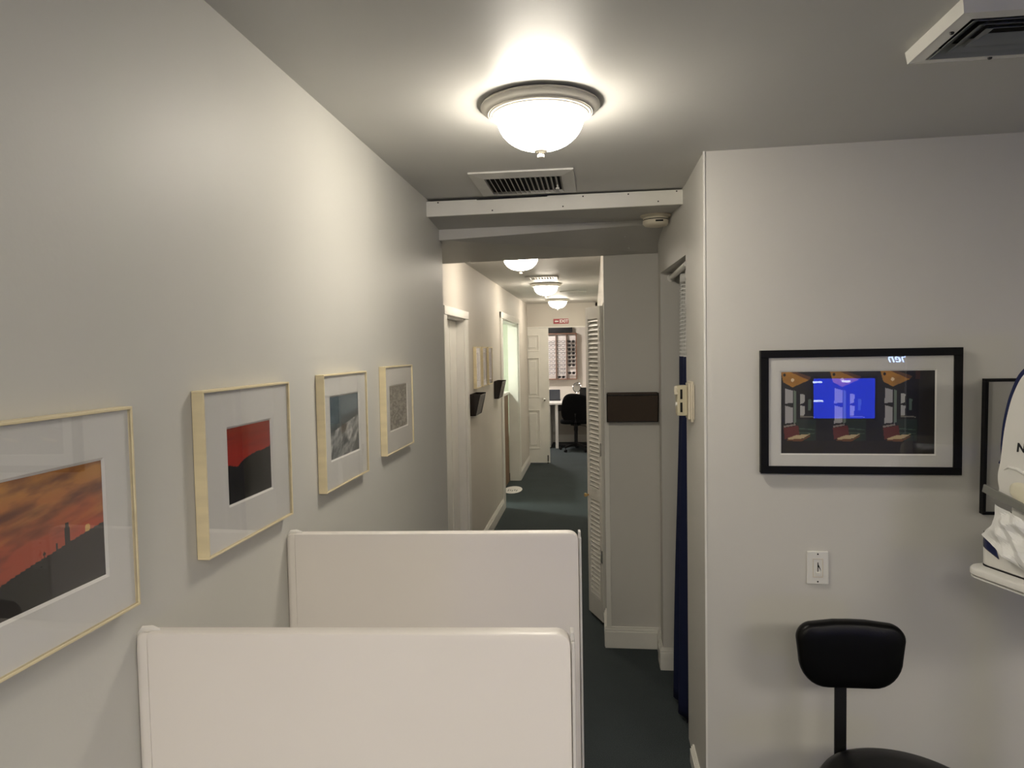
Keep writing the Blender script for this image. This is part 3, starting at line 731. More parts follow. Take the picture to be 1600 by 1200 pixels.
# ------------------------------------------------------------------ curtain and track
t = thing('curtain', 'navy privacy curtain with white mesh top bunched in the doorway', 'curtain', (0.46, 3.50, 0.026))
def cloth(z0, z1, nz, n=90, holes=False):
    tt = bmesh.new(); rows = []
    for j in range(nz + 1):
        z = z0 + (z1 - z0) * j / nz; k = z / 2.05
        row = []
        for i in range(n + 1):
            s = i / n; y = 3.25 + 0.36 * s
            x = 0.392 + 0.038 * k + (0.020 - 0.008 * k) * math.sin(s * 15 + 0.6) + 0.004 * math.sin(z * 3 + s * 5)
            row.append(tt.verts.new((x - 0.46, y - 3.50, z)))
        rows.append(row)
    for j in range(nz):
        for i in range(n):
            if holes and i % 3 and j % 3: continue
            tt.faces.new((rows[j][i], rows[j][i + 1], rows[j + 1][i + 1], rows[j + 1][i]))
    return tt
b = nb(); join(b, cloth(0.0, 1.68, 30)); o = obj('curtain_panel', b, M['curtain'], t, True)
md = o.modifiers.new('thick', 'SOLIDIFY'); md.thickness = 0.0015
b = nb(); join(b, cloth(1.68, 2.055, 60, 90, True)); o = obj('mesh_top', b, M['paper'], t, False); tag(o, 'white open mesh top')
b = nb(); join(b, cloth(2.035, 2.075, 2)); o = obj('header_tape', b, M['paper'], t, True); o.modifiers.new('thick', 'SOLIDIFY').thickness = 0.002
t = thing('curtain_rod', 'white curtain rod under the doorway header', 'curtain rod', (0.412, 3.56, 2.118))
b = nb(); tube(b, [(0, -0.33, 0), (0, 0.29, 0)], 0.013, 16); obj('rod', b, M['white_plastic'], t, True)
b = nb(); lathe(b, [(0.022, 0), (0.022, .01), (0.013, .014)], n=24, mtx=Matrix.Translation((0, 0.299, 0)) @ Matrix.Rotation(PI / 2, 4, 'X')); obj('end_bracket', b, M['white_plastic'], t, True)

# ------------------------------------------------------------------ brown wall pockets
def wall_pocket(label, loc, rz, wd=0.29, h=0.165, dt=0.085, db=0.045):
    """back on local y=0 plane, opening towards -y"""
    t = thing('wall_pocket', label, 'file holder', loc, rz, 'smoked brown wall file holders')
    b = nb(); box(b, -wd / 2, wd / 2, -0.004, -0.001, 0, h); obj('back_plate', b, M['smoke'], t)
    b = nb(); prism(b, [(-wd / 2 + .005, -db, 0.0), (wd / 2 - .005, -db, 0.0), (wd / 2 - .005, -dt, h - 0.012), (-wd / 2 + .005, -dt, h - .012)], (0, 0.003, 0)); obj('front_panel', b, M['smoke'], t)
    for s in (-1, 1):
        b = nb(); x = s * (wd / 2 - 0.0025) - .0025
        prism(b, [(x, -0.001, 0), (x, -db - .003, -0.002), (x, -dt - .004, h), (x, -0.001, h)], (0.005, 0, 0)); obj('side_panel', b, M['smoke_dark'], t)
    b = nb(); box(b, -wd / 2, wd / 2, -db - .002, -0.001, -0.003, 0.002); obj('bottom_panel', b, M['smoke_dark'], t)
    b = nb(); box(b, -wd / 2 + .004, wd / 2 - .004, -dt - .003, -dt + .004, h - .016, h - .008, .001); obj('front_lip', b, M['smoke_dark'], t)
    return t
wall_pocket('smoked brown file holder mounted on the pier beside the louvered door', (0.213, 4.13, 1.332), 0)
wall_pocket('smoked brown file holder below the small prints, nearer of two on corridor wall', (XC, 5.85, 1.222), PI / 2, wd=0.30, h=0.175)
wall_pocket('smoked brown file holder beside the mint doorway, farther of two on corridor wall', (XC, 7.26, 1.265), PI / 2, wd=0.30, h=0.175)

# ------------------------------------------------------------------ louvered bifold door
def louver_leaf(name, p0, p1, label, hardware=True):
    """leaf from hinge edge p0 to free edge p1 (x, y)"""
    p0 = Vector(p0); p1 = Vector(p1); d = p1 - p0; W = d.length
    t = thing(name, label, 'door', (p0.x, p0.y, 0.02), math.atan2(d.y, d.x), 'bifold louvered closet doors')
    H = 1.995; s = 0.038; th = 0.028
    b = nb()
    box(b, 0, s, 0, th, 0, H, 0.002); box(b, W - s, W, 0, th, 0, H, 0.002)
    for z0, z1 in ((0, 0.13), (0.76, 0.84), (H - 0.075, H)): box(b, s, W - s, 0.001, th - .001, z0, z1, 0.001)
    obj('door_frame', b, M['trim'], t)
    for z0, z1 in ((0.13, 0.76), (0.84, H - .075)):
        b = nb(); z = z0 + 0.012
        while z < z1 - 0.01:
            m = Matrix.Translation((0, th / 2, z + .008)) @ Matrix.Rotation(math.radians(-52), 4, 'X')
            box(b, s - .002, W - s + .002, -0.0176, 0.0176, -0.0025, 0.0025, 0.001, mtx=m); z += 0.0285
        obj('louver_panel', b, M['trim'], t)
    if hardware:
        b = nb(); lathe(b, [(0.006, 0), (0.006, 0.01), (0.013, 0.018), (0.012, 0.028), (0, 0.031)], n=20, mtx=Matrix.Translation((W - 0.02, th, 0.775)) @ Matrix.Rotation(-PI / 2, 4, 'X')); tag(obj('knob', b, M['brass'], t, True), 'small brass knob')
        for z in (1.82, 0.42, 1.1):
            b = nb(); box(b, 0.002, 0.022, th - .0005, th + .003, z - .04, z + .04, .001); tube(b, [(0.001, th + .003, z - .04), (0.001, th + .003, z + .04)], 0.004, 8); obj('hinge', b, M['chrome'], t)
    return t
louver_leaf('bifold_door', (0.063, 4.455), (-0.028, 4.675), 'white louvered closet door leaf folded out beside the pier')
louver_leaf('bifold_door', (-0.020, 4.712), (0.052, 4.935), 'white louvered closet door leaf half hidden behind the front leaf', False)

# ------------------------------------------------------------------ stool at the lower right
t = thing('exam_stool', 'black vinyl stool with oval backrest standing against the wall', 'stool', (0.872, 2.095, 0))
def rounded_pad(w_top, w_bot, h, thick, r):
    pts = []
    def corner(cx, cz, rx, rz, a0, a1, n=8): 
        for k in range(n + 1):
            a = a0 + (a1 - a0) * k / n; pts.append((cx + rx * math.cos(a), cz + rz * math.sin(a)))
    corner(w_bot / 2 - .088, .1, .088, .1, -PI / 2, 0)
    corner(w_top / 2 - .05, h - .058, .05, .05, 0, PI / 2)
    pts.append((0.05, h - .001)); pts.append((0, h)); pts.append((-0.05, h - .001))
    corner(-w_top / 2 + .05, h - .058, .05, .05, PI / 2, PI)
    corner(-w_bot / 2 + .088, .1, .088, .1, PI, 3 * PI / 2)
    return pts
pts = rounded_pad(0.332, 0.318, 0.218, 0.05, 0.05)
bx_, by_, bz_ = -0.072, 0.270, 0.652
cz = 0.11
tt = bmesh.new(); prev = None
for (off, sc) in ((0.0, 0.86), (-0.004, 0.95), (-0.012, 0.992), (-0.022, 1.0), (-0.034, 0.995), (-0.043, 0.965), (-0.048, 0.9), (-0.052, 0.6), (-0.053, 0.2)):
    ring = []
    for x, z in pts:
        xx, zz = x * sc, cz + (z - cz) * sc
        ring.append(tt.verts.new((bx_ + xx, by_ + off - 0.35 * xx * xx, bz_ + zz)))
    if prev:
        for i in range(len(ring)): tt.faces.new((prev[i], prev[(i + 1) % len(ring)], ring[(i + 1) % len(ring)], ring[i]))
    else: tt.faces.new(ring)
    prev = ring
tt.faces.new(prev); bmesh.ops.recalc_face_normals(tt, faces=tt.faces)
b = nb(); join(b, tt); obj('backrest', b, M['black_vinyl'], t, True)
b = nb()
box(b, bx_ - 0.036, bx_ + 0.001, by_ - .004, by_ + .006, 0.372, 0.80, 0.002)
prism(b, [(bx_ - 0.036, by_ + .006, 0.372), (bx_ + .001, by_ + .006, 0.372), (bx_ + 0.09, 0.03, 0.372), (bx_ + 0.04, 0.03, 0.372)], (0, 0, 0.008))
obj('back_post', b, M['black_metal'], t)
b = nb(); sp = [(0, 0.415), (0.17, 0.415), (0.192, 0.422), (0.203, 0.438), (0.204, 0.452), (0.196, 0.466), (0.175, 0.477), (0.12, 0.484), (0, 0.486)]
lathe(b, [(r * 1.14, z) for r, z in sp], n=64); obj('seat', b, M['black_vinyl'], t, True)
b = nb(); lathe(b, [(0.028, 0.10), (0.028, 0.30), (0.02, 0.30), (0.02, 0.395), (0.06, 0.396), (0.06, 0.414)], n=32); obj('gas_column', b, M['black_metal'], t, True)
def five_legs(parent, R, z0=0.10, h=0.03, wd=0.03, m='black_plastic'):
    for k in range(5):
        a = 2 * PI * k / 5 + 0.3
        mt = Matrix.Rotation(a, 4, 'Z')
        b = nb(); prism(b, [(0.0, -wd / 2, z0 - h), (0.0, wd / 2, z0 - h), (0.0, wd / 2, z0 + .02), (0.0, -wd / 2, z0 + .02)], (0.02, 0, 0))
        tt = bmesh.new()
        sec = [(0.02, wd * .5, z0 - h, z0 + .02), (R * .55, wd * .42, z0 - h + .01, z0 + .012), (R, wd * .34, z0 - h - .005, z0 - .006)]
        prev = None
        for x, hw, za, zb in sec:
            ring = [tt.verts.new((x, -hw, za)), tt.verts.new((x, hw, za)), tt.verts.new((x, hw * .7, zb)), tt.verts.new((x, -hw * .7, zb))]
            if prev:
                for i in range(4): tt.faces.new((prev[i], prev[(i + 1) % 4], ring[(i + 1) % 4], ring[i]))
            else: tt.faces.new(ring)
            prev = ring
        tt.faces.new(prev); bmesh.ops.recalc_face_normals(tt, faces=tt.faces); join(b, tt)
        bmesh.ops.transform(b, matrix=mt, verts=b.verts)
        lg = obj('leg', b, M[m], parent, False)
        b = nb()
        for s in (-1, 1):
            lathe(b, [(0, -.009), (0.022, -.008), (0.025, -.004), (0.025, .004), (0.022, .008), (0, .009)], n=20, mtx=mt @ Matrix.Translation((R - .012, s * .013, 0.0255)) @ Matrix.Rotation(PI / 2, 4, 'X'))
        tube(b, [mt @ Vector((R - .012, 0, 0.03)), mt @ Vector((R - .012, 0, z0 - h + .005))], 0.006, 8)
        obj('caster', b, M['black_plastic'], lg, True)
five_legs(t, 0.25)

# ------------------------------------------------------------------ eye instrument on its table (right edge)
DEV_RZ = math.radians(-72)
t = thing('instrument_table', 'white rounded tray table under the eye instrument at right edge', 'table', (1.413, 2.01, 0), DEV_RZ)
def rr_outline(x0, x1, y0, y1, r, n=8):
    o = []
    for cx, cy, a0 in ((x1 - r, y0 + r, -PI / 2), (x1 - r, y1 - r, 0), (x0 + r, y1 - r, PI / 2), (x0 + r, y0 + r, PI)):
        for k in range(n + 1): a = a0 + PI / 2 * k / n; o.append((cx + r * math.cos(a), cy + r * math.sin(a)))
    return o
def layered(prof, zs_sc):
    """stack of outlines: list of (z, inset)"""
    xs = [p[0] for p in prof]; ys = [p[1] for p in prof]
    cx = (min(xs) + max(xs)) / 2; cy = (min(ys) + max(ys)) / 2
    w2 = max(xs) - cx; h2 = max(ys) - cy
    tt = bmesh.new(); prev = None
    for z, ins_ in zs_sc:
        ring = [tt.verts.new((cx + (x - cx) * (1 - ins_ / w2), cy + (y - cy) * (1 - ins_ / h2), z)) for x, y in prof]
        if prev:
            n = len(ring)
            for i in range(n): tt.faces.new((prev[i], prev[(i + 1) % n], ring[(i + 1) % n], ring[i]))
        else: tt.faces.new(ring)
        prev = ring
    tt.faces.new(prev); bmesh.ops.recalc_face_normals(tt, faces=tt.faces)
    return tt
TZ = 1.085
prof = rr_outline(-0.328, 0.26, -0.228, 0.24, 0.045)
b = nb(); join(b, layered(prof, [(TZ - .026, .006), (TZ - .022, 0), (TZ - .008, 0), (TZ - .003, .003), (TZ, .010), (TZ, .05)])); obj('tray_top', b, M['white_plastic'], t, True)
b = nb(); join(b, layered(prof, [(TZ - .0275, .012), (TZ - .0262, .012)])); obj('rim_groove', b, M['black_plastic'], t)
b = nb(); join(b, layered(prof, [(TZ - .034, .008), (TZ - .032, .002), (TZ - .028, .002)])); obj('underside_rim', b, M['white_plastic'], t, True)
b = nb(); lathe(b, [(0.009, TZ - .043), (0.009, TZ - .034)], -0.283, -0.185, 0, n=12); obj('knob', b, M['black_plastic'], t)
b = nb(); box(b, -0.06, 0.02, -0.03, 0.05, 0.06, 0.62, .01); box(b, -0.05, 0.01, -0.02, 0.04, 0.62, TZ - .0345, .006); obj('column', b, M['white_plastic'], t)
b = nb(); box(b, -0.19, 0.19, 0.0, 0.05, 0.02, 0.06, .01); box(b, -0.05, 0.02, -0.16, 0.2, 0.021, 0.059, .01)
for sx, sy in ((-.165, .025), (.165, .025), (-.015, -.14), (-.015, .18)): lathe(b, [(0.018, -.02), (0.018, 0.0), (0.012, 0.003)], sx, sy, 0.02, n=16)
obj('base', b, M['white_plastic'], t)

t = thing('eye_instrument', 'white desktop eye instrument with navy shell edge standing on the tray table', 'eye instrument', (1.413, 2.01, TZ + .001), DEV_RZ)
prof = rr_outline(-0.314, 0.09, -0.19, 0.13, 0.035)
b = nb(); join(b, layered(prof, [(0.0, .006), (0.003, .003), (0.004, .001), (0.006, 0), (0.05, 0), (0.085, .003), (0.102, .010), (0.112, .022), (0.117, .045), (0.118, .07)])); obj('base_housing', b, M['white_plastic'], t, True)
b = nb(); join(b, layered(prof, [(-0.0005, -.0005), (0.0012, -.0005)])); obj('base_seam', b, M['black_plastic'], t)
def ysurf(x, rr=0.035, xc=-0.279): return -0.19 + (rr - math.sqrt(max(0, rr * rr - (x - xc) ** 2)) if x < xc else 0)
b = nb(); tt = bmesh.new(); rws = []
for j in range(11):
    q = j / 10; row = []
    for i in range(11):
        s_ = i / 10
        xl = -0.307 + 0.010 * (1 - q) ** 2; xr = -0.238 - 0.026 * q
        x = xl + (xr - xl) * s_; zb = 0.058 - 0.024 * s_; z = zb + (0.100 - zb) * q
        row.append(tt.verts.new((x, ysurf(x) - .0025 + max(0, z - .05) * .05, z)))
    rws.append(row)
for j in range(10):
    for i in range(10): tt.faces.new((rws[j][i], rws[j][i + 1], rws[j + 1][i + 1], rws[j + 1][i]))
join(b, tt); o = obj('side_window', b, M['navy'], t, True); o.modifiers.new('thick', 'SOLIDIFY').thickness = 0.002
b = nb(); box(b, -0.250, 0.04, -0.15, 0.08, 0.10, 0.235, 0.02, 3); obj('neck', b, M['white_plastic'], t, True)
b = nb(); box(b, -0.07, 0.30, -0.004, 0.004, -0.012, 0.012, 0.0015, mtx=Matrix.Translation((-0.245, -0.172, 0.211)) @ Matrix.Rotation(math.radians(14), 4, 'Y')); obj('forehead_bar', b, M['grey_bar'], t)
b = nb(); tube(b, [(-0.272, -0.165, 0.10), (-0.266, -0.165, 0.125), (-0.266, -0.165, 0.175)], .006, 10); obj('chin_rest_post', b, M['black_metal'], t, True)
sil = [(-.262, .205), (-.279, .228), (-.285, .268), (-.276, .317), (-.266, .40), (-.252, .467), (-.234, .521), (-.204, .572), (-.15, .605), (-.06, .615), (.03, .58), (.055, .5), (.06, .3), (.05, .205)]
def sil_solid(S_, y0, y1, ins_):
    cx = -0.11; cz_ = 0.40
    tt = bmesh.new(); prev = None
    for y, k in ((y0, 1 - ins_), (y0 + .005, 1 - ins_ * .35), (y0 + .014, 1), (y1 - .014, 1), (y1 - .005, 1 - ins_ * .35), (y1, 1 - ins_)):
        ring = [tt.verts.new((cx + (x - cx) * k, y, cz_ + (z - cz_) * k)) for x, z in S_]
        if prev:
            n = len(ring)
            for i in range(n): tt.faces.new((prev[i], prev[(i + 1) % n], ring[(i + 1) % n], ring[i]))
        else: tt.faces.new(ring)
        prev = ring
    tt.faces.new(prev); bmesh.ops.recalc_face_normals(tt, faces=tt.faces); return tt
def dense(S_, n=6):
    o = []
    m = len(S_)
    for i in range(m):
        p0, p1, p2, p3 = S_[i - 1], S_[i], S_[(i + 1) % m], S_[(i + 2) % m]
        for k in range(n):
            u = k / n
            o.append(tuple(0.5 * (2 * p1[c] + (p2[c] - p0[c]) * u + (2 * p0[c] - 5 * p1[c] + 4 * p2[c] - p3[c]) * u * u + (3 * p1[c] - p0[c] - 3 * p2[c] + p3[c]) * u ** 3) for c in (0, 1)))
    return o
b = nb(); join(b, sil_solid(dense(sil), -0.155, -0.125, 0.02)); obj('head_housing', b, M['white_plastic'], t, True)
sil2 = [(-.255, .30), (-.279, .325), (-.278, .40), (-.266, .467), (-.249, .521), (-.219, .577), (-.16, .616), (-.06, .628), (.04, .592), (.068, .5), (.07, .31)]
b = nb(); join(b, sil_solid(dense(sil2), -0.148, 0.10, 0.004)); obj('rear_shell', b, M['navy'], t, True)
b = nb(); tube(b, [(-0.262, -0.154, 0.290), (-0.245, -0.156, 0.300), (-0.215, -0.157, 0.298), (-0.17, -0.157, 0.280), (0.03, -0.156, 0.262)], [.002, .004, .005, .006, .004], 10); obj('brow_ridge', b, M['white_plastic'], t, True)
b = nb(); tt = bmesh.new(); bmesh.ops.create_uvsphere(tt, u_segments=32, v_segments=18, radius=1.0)
for v in tt.verts:
    c_ = v.co.copy(); v.co = Vector((-0.160 + c_.x * 0.078, -0.158 + c_.y * 0.013, 0.222 + math.copysign(abs(c_.z) ** .8, c_.z) * 0.036 - 0.20 * (c_.x * .078)))
join(b, tt); obj('forehead_pad', b, M['cream_pad'], t, True)
tx = text_mesh('lettering', 'NIDEK', 0.036, M['ink'], t, Matrix.Translation((-0.168, -0.1562, 0.360)) @ Matrix.Rotation(PI / 2, 4, 'X'), 0.0008, shear=0.12, bold=0.0007)
b = nb(); tt = bmesh.new(); rows = []
def fold(q): return abs((q % 1) - .5) * 2
for j in range(25):
    v_ = j / 24; row = []
    for i in range(29):
        u = i / 28
        x = -0.246 + 0.225 * u - 0.036 * (v_ ** 4) * (1 - u) ** 3 + .002 * fold(v_ * 3 + u)
        z = 0.196 - 0.098 * v_ - 0.12 * u * v_ + 0.008 * (fold(u * 2.2 + v_ * 1.2) - .5) * min(1, v_ * 4) - .05 * u * (1 - v_)
        z = max(z, 0.006)
        y = -0.196 - 0.016 * (fold(u * 2.2 + v_ * 1.3) + .5 * fold(u * 3.3 - v_ * 2.1) + .5 * fold(u * 1.3 + v_ * 2.6)) * min(1, u * 5 + .15) - .012 * v_
        row.append(tt.verts.new((x, y, z)))
    rows.append(row)
for j in range(24):
    for i in range(28): tt.faces.new((rows[j][i], rows[j][i + 1], rows[j + 1][i + 1], rows[j + 1][i]))
join(b, tt); o = obj('paper_tissue', b, M['paper']); o.modifiers.new('thick', 'SOLIDIFY').thickness = 0.0008
o.location = (1.413, 2.01, TZ); o.rotation_euler = (0, 0, DEV_RZ)
tag(o, 'crumpled white paper tissue draped over chin rest of the eye instrument', 'tissue')

# ------------------------------------------------------------------ end of corridor : sign, floor sticker, counter
t = thing('exit_sign', 'small red exit sign with white arrow on the end wall', 'sign', (-0.4925, 10.85, 2.177))
b = nb(); box(b, -0.115, 0.115, -0.006, -0.0005, -0.038, 0.038, 0.001); obj('sign_plate', b, M['sign_red'], t)
text_mesh('lettering', 'EXIT', 0.064, M['sign_white'], t, face_minus_y(0.044, -0.0065, 0.0), 0.0008, bold=0.0018)
b = nb(); prism(b, [(-0.098, -0.0063, 0), (-0.072, -0.0063, 0.017), (-0.072, -0.0063, 0.007), (-0.042, -0.0063, 0.009), (-0.038, -0.0063, 0.005), (-0.038, -0.0063, -0.005), (-0.042, -0.0063, -0.009), (-0.072, -0.0063, -0.007), (-0.072, -0.0063, -0.017)], (0, -0.0014, 0)); obj('arrow', b, M['sign_white'], t)
t = thing('floor_sticker', 'white oval sticker on the carpet by the mint doorway', 'floor sticker', (-1.03, 8.78, 0.001))
b = nb(); lathe(b, [(0.1, 0.0), (0.1, 0.002)], n=40); bmesh.ops.scale(b, vec=(1.15, 2.3, 1), verts=b.verts); obj('sticker', b, M['sign_white'], t)
b = nb()
for k in range(5): box(b, -0.06 + k * .026, -0.046 + k * .026, -0.10 + .03 * (k % 2), 0.02 - .02 * (k % 3), 0.0021, 0.0026)
obj('print_marks', b, M['vent_grey'], t)
t = thing('reception_counter', 'brown wood counter with white top inside the mint doorway', 'counter', (-1.45, 8.98, 0))
b = nb(); box(b, -0.35, 0.305, -0.50, 0.41, 0.0, 1.165, .002); obj('cabinet', b, M['wood_dark'], t)
b = nb(); box(b, -0.37, 0.318, -0.80, 0.415, 1.168, 1.205, .004); obj('counter_top', b, M['desk_white'], t)
b = nb(); lathe(b, [(0.018, 0), (0.02, .01), (0.012, .03), (0, .034)], -1.20, 8.42, 1.205, n=16)
tag(obj('desk_bell', b, M['black_plastic'], None, True), 'tiny black knob-shaped item on the white counter top', 'bell')

# ------------------------------------------------------------------ far office
Yb = 13.4
t = thing('desk', 'white desk with drawers against the far office wall', 'desk', (-0.75, 12.95, 0))
b = nb(); box(b, -0.9, 0.78, -0.45, 0.42, 0.775, 0.812, .004); obj('desk_top', b, M['desk_white'], t)
for x in (0.055, 0.70):
    b = nb(); box(b, x, x + .052, -0.43, -0.38, 0, 0.774, .002); obj('leg', b, M['desk_white'], t)
b = nb(); box(b, 0.11, 0.70, -0.40, -0.36, 0.66, 0.774); tag(obj('pencil_drawer', b, M['black_plastic'], t), 'dark shallow drawer')
b = nb(); box(b, -0.55, 0.0, 0.40, 0.44, 0.2, .77); obj('modesty_panel', b, M['desk_white'], t)
t = thing('drawer_unit', 'white drawer pedestal under the left end of the far desk', 'drawer unit', (-0.97, 12.86, 0))
b = nb(); box(b, -0.18, 0.19, -0.33, 0.30, 0.02, 0.76, .003); obj('body', b, M['desk_white'], t)
for k in range(3):
    b = nb(); z = 0.06 + k * .2; box(b, -0.17, 0.178, -0.347, -0.3305, z, z + .18, .002); dr = obj('drawer', b, M['desk_white'], t)
    b = nb(); box(b, 0.14, 0.176, -0.351, -0.3475, z + .02, z + .15); obj('pull_slot', b, M['black_plastic'], dr)
t = thing('laptop', 'dark square screen standing on the far desk beside the door', 'screen', (-0.745, 13.02, 0.812))
b = nb(); box(b, -0.12, 0.12, -0.008, 0.008, 0.012, 0.205, .003); obj('display', b, mat('slate_screen', (0.035, 0.04, 0.05), 0.3), t)
b = nb(); box(b, -0.12, 0.12, -0.02, 0.13, 0.0, 0.010, .002); obj('base', b, M['black_plastic'], t)
t = thing('monitor', 'black monitor on the far desk behind the office chair', 'monitor', (-0.17, 13.05, 0.812))
b = nb(); box(b, -0.10, 0.17, -0.015, 0.02, 0.03, 0.235, .004); obj('display', b, M['black_plastic'], t)
b = nb(); box(b, -0.02, 0.04, 0.0, 0.02, 0.004, 0.06); box(b, -0.07, 0.09, -0.05, 0.07, 0, 0.008, .003); obj('stand', b, M['black_plastic'], t)

t = thing('table_mirror', 'oval tilted table mirror on the far desk', 'mirror', (-0.312, 12.72, 0.812))
mt = Matrix.Translation((0, 0, 0.255)) @ Matrix.Rotation(math.radians(8), 4, 'Y') @ Matrix.Rotation(math.radians(84), 4, 'X')
b = nb(); lathe(b, [(0.076, -.006), (0.082, 0), (0.076, .006), (0.070, .004)], n=40); bmesh.ops.scale(b, vec=(0.88, 1.15, 1), verts=b.verts); bmesh.ops.transform(b, matrix=mt, verts=b.verts); obj('rim', b, M['black_metal'], t, True)
for a in (0.35, 0.9, 2.9, -1.6):
    b = nb(); lathe(b, [(0, -.009), (.007, -.005), (.009, 0), (.007, .005), (0, .009)], n=12, mtx=Matrix.Translation((0.074 * math.cos(a), -0.012, 0.255 + 0.092 * math.sin(a)))); obj('bulb', b, M['led'], t, True)
b = nb(); lathe(b, [(0.070, .0045), (0.070, .007)], n=40); bmesh.ops.scale(b, vec=(0.88, 1.15, 1), verts=b.verts); bmesh.ops.transform(b, matrix=mt, verts=b.verts); obj('mirror_glass', b, M['mirror'], t)
b = nb(); tube(b, [(0, 0.012, 0.0), (0, 0.012, 0.17)], 0.006); lathe(b, [(0.06, 0), (0.055, .008), (0.01, .014)], 0, .012, 0, n=24); obj('stand', b, M['chrome'], t, True)

# office chair
t = thing('office_chair', 'black fabric swivel office chair at the far desk, seen from behind', 'chair', (-0.325, 12.25, 0))
def pad(w_, h_, th, cx, cy, cz_, tilt, pw=2.6):
    tt = bmesh.new(); n = 40; prev = None
    for y, k in ((-th / 2, .80), (-th * .42, .93), (-th * .2, 1), (th * .2, 1), (th * .42, .93), (th / 2, .80)):
        ring = []
        for i in range(n):
            a = 2 * PI * i / n; c, s = math.cos(a), math.sin(a)
            ring.append(tt.verts.new((math.copysign(abs(c) ** (2 / pw), c) * w_ / 2 * k, y, math.copysign(abs(s) ** (2 / pw), s) * h_ / 2 * k)))
        if prev:
            for i in range(n): tt.faces.new((prev[i], prev[(i + 1) % n], ring[(i + 1) % n], ring[i]))
        else: tt.faces.new(ring)
        prev = ring
    tt.faces.new(prev); bmesh.ops.recalc_face_normals(tt, faces=tt.faces)
    bmesh.ops.transform(tt, matrix=Matrix.Translation((cx, cy, cz_)) @ tilt, verts=tt.verts); return tt
b = nb(); join(b, pad(0.475, 0.50, 0.07, 0.0, -0.16, 0.745, Matrix.Rotation(math.radians(8), 4, 'X') @ Matrix.Rotation(math.radians(6), 4, 'Y'), 3.2)); obj('backrest', b, M['black_fabric'], t, True)
b = nb(); join(b, pad(0.50, 0.50, 0.085, -0.02, 0.05, 0.50, Matrix.Rotation(math.radians(86), 4, 'X'), 3.4)); obj('seat', b, M['black_fabric'], t, True)
b = nb(); lathe(b, [(0.045, 0.09), (0.045, 0.13), (0.030, 0.14), (0.030, 0.33), (0.036, 0.36), (0.036, 0.43), (0.09, 0.44), (0.09, 0.455)], n=24); obj('gas_column', b, M['black_plastic'], t, True)
b = nb(); tube(b, [(0, 0.02, 0.445), (0, -0.16, 0.45), (0, -0.235, 0.52), (0, -0.22, 0.66)], 0.018, 10); obj('back_support', b, M['black_plastic'], t, True)
b = nb(); tube(b, [(0.06, 0, 0.44), (0.17, -0.02, 0.425), (0.21, -0.03, 0.36), (0.225, -0.03, 0.34)], [.005, .005, .006, .012], 8); obj('lever', b, M['black_plastic'], t, True)
five_legs(t, 0.30, 0.115, 0.035, 0.05)

# display cases with eyeglasses
def display_case(x0, x1, z0, z1, label, cols):
    t = thing('display_case', label, 'display case', ((x0 + x1) / 2, Yb, z0), 0, 'eyewear display cases on the far office wall')
    hw = (x1 - x0) / 2; h = z1 - z0; D = 0.12
    b = nb(); frame_ring(b, -hw, hw, 0, h, 0.018, -D, -0.001, 'xz', 0.001); obj('case_frame', b, M['cherry'], t)
    b = nb(); box(b, -hw + .018, hw - .018, -0.03, -0.004, .018, h - .018); obj('back_panel', b, M['case_back'], t)
    for x in cols:
        b = nb(); box(b, x - (x0 + x1) / 2 - .006, x - (x0 + x1) / 2 + .006, -D + .004, -0.03, .018, h - .018); obj('divider', b, M['cherry'], t)
    return t
c1 = display_case(-1.06, -0.318, 1.185, 2.052, 'cherry-framed wall case full of eyeglasses seen through the end doorway', (-0.706, -0.510))
b = nb(); box(b, -1.02, -0.40, 13.29, 13.395, 2.058, 2.16, .003)
tag(obj('black_box', b, M['black_plastic']), 'long black box resting on top of the eyeglass case', 'box')
display_case(-0.125, 0.05, 1.185, 2.052, 'narrow edge of a second wall case at right of the eyeglass case', ())

def make_glasses(sun, big=1.0):
    t = thing('sunglasses' if sun else 'eyeglasses', '', 'sunglasses' if sun else 'eyeglasses')
    def rim(cx):
        return [Vector((cx + 0.024 * math.copysign(abs(math.cos(a)) ** .8, math.cos(a)), 0, 0.018 * big * math.copysign(abs(math.sin(a)) ** .8, math.sin(a)))) for a in [2 * PI * k / 16 for k in range(16)]]
    b = nb(); r = 0.0040 if sun else 0.0028
    for cx in (-0.034, 0.034): tube(b, rim(cx), r, 6, closed=True)
    tube(b, [(-0.010, 0, 0.006), (0, -0.002, 0.010), (0.010, 0, 0.006)], r, 6)
    obj('frame', b, M['frame_wire'], t)
    for s in (-1, 1):
        b = nb(); tube(b, [(s * 0.058, 0, 0.010), (s * 0.068, 0.003, 0.012), (s * 0.069, 0.03, 0.010), (s * .067, 0.058, 0.004)], [.004, .0045, .0025, .0025], 6); obj('temple', b, M['black_plastic'], t)
        b = nb(); prism(b, [v + Vector((0, -.0005, 0)) for v in rim(s * 0.034)], (0, 0.001, 0)); obj('lens', b, M['lens_dark'] if sun else M['lens_clear'], t)
    return t
pg, ps = make_glasses(False), make_glasses(True)
used = {False: False, True: False}
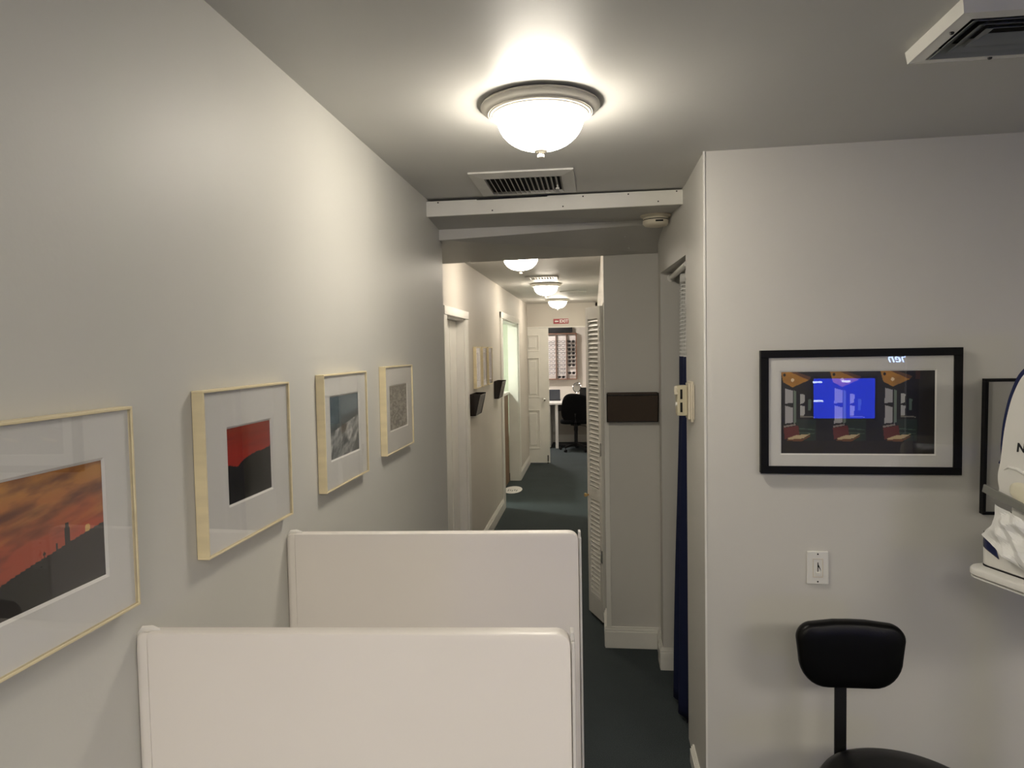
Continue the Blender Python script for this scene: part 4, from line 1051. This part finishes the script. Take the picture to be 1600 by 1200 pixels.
ords = ['top', 'second', 'third', 'fourth', 'fifth', 'sixth', 'seventh', 'eighth', 'ninth', 'bottom']
colnames = ['left', 'middle', 'right']
for ci, cx in enumerate((-0.795, -0.608, -0.417)):
    for r_i in range(10):
        if ci == 0 and r_i == 9: continue
        if ci == 2 and r_i in (7, 9): continue
        sun = ci == 2 or (ci == 1 and r_i == 9)
        src = ps if sun else pg
        if used[sun]: g = copy_tree(src)
        else: g = src; used[sun] = True
        g.location = (cx, 13.300, 1.895 - 0.0735 * r_i)
        g.scale = (1.07, 1, 1.14)
        if ci == 2 and r_i == 2: g.scale = (1.07, 1, 1.4)
        g['label'] = ('dark sunglasses' if sun else 'thin clear eyeglasses') + ', %s row of the %s column in the wall case' % (ords[r_i], colnames[ci])
        g['group'] = 'sunglasses in the wall case' if sun else 'clear eyeglasses in the wall case'
        g['category'] = 'sunglasses' if sun else 'eyeglasses'

# ------------------------------------------------------------------ monitor and neon sign on the wall behind the viewer (seen mirrored in the picture glass)
t = thing('monitor', 'wall monitor with a blue screen reflected in the black-framed picture', 'monitor', (2.04, -2.4, 1.005))
b = nb(); box(b, -0.31, 0.31, 0.04, 0.07, -0.02, 0.43, .006); obj('bezel', b, M['black_plastic'], t)
b = nb(); box(b, -0.285, 0.285, 0.0705, 0.072, 0.005, 0.405); sc = obj('screen', b, M['screen'], t)
b = nb()
for x, z, w2 in ((0.25, 0.37, .045), (-0.02, 0.375, .04), (0.24, 0.18, .045)): box(b, -x - w2, -x + w2, 0.0722, 0.073, z - .010, z + .010)
obj('screen_icons', b, M['screen_icon'], sc)
b = nb(); box(b, -0.06, 0.06, 0.0, 0.04, 0.15, 0.28); obj('wall_bracket', b, M['black_metal'], t)
t = thing('neon_sign', 'small blue-white script neon sign reflected in the black-framed picture', 'sign', (2.636, -2.4, 1.60))
b = nb(); box(b, -0.17, 0.17, 0.001, 0.012, -0.07, 0.08, .002); obj('backing_board', b, M['black_plastic'], t)
text_mesh('neon_lettering', 'Cohen', 0.125, M['neon'], t, face_plus_y(0, 0.016, 0.0), 0.003, shear=0.35)
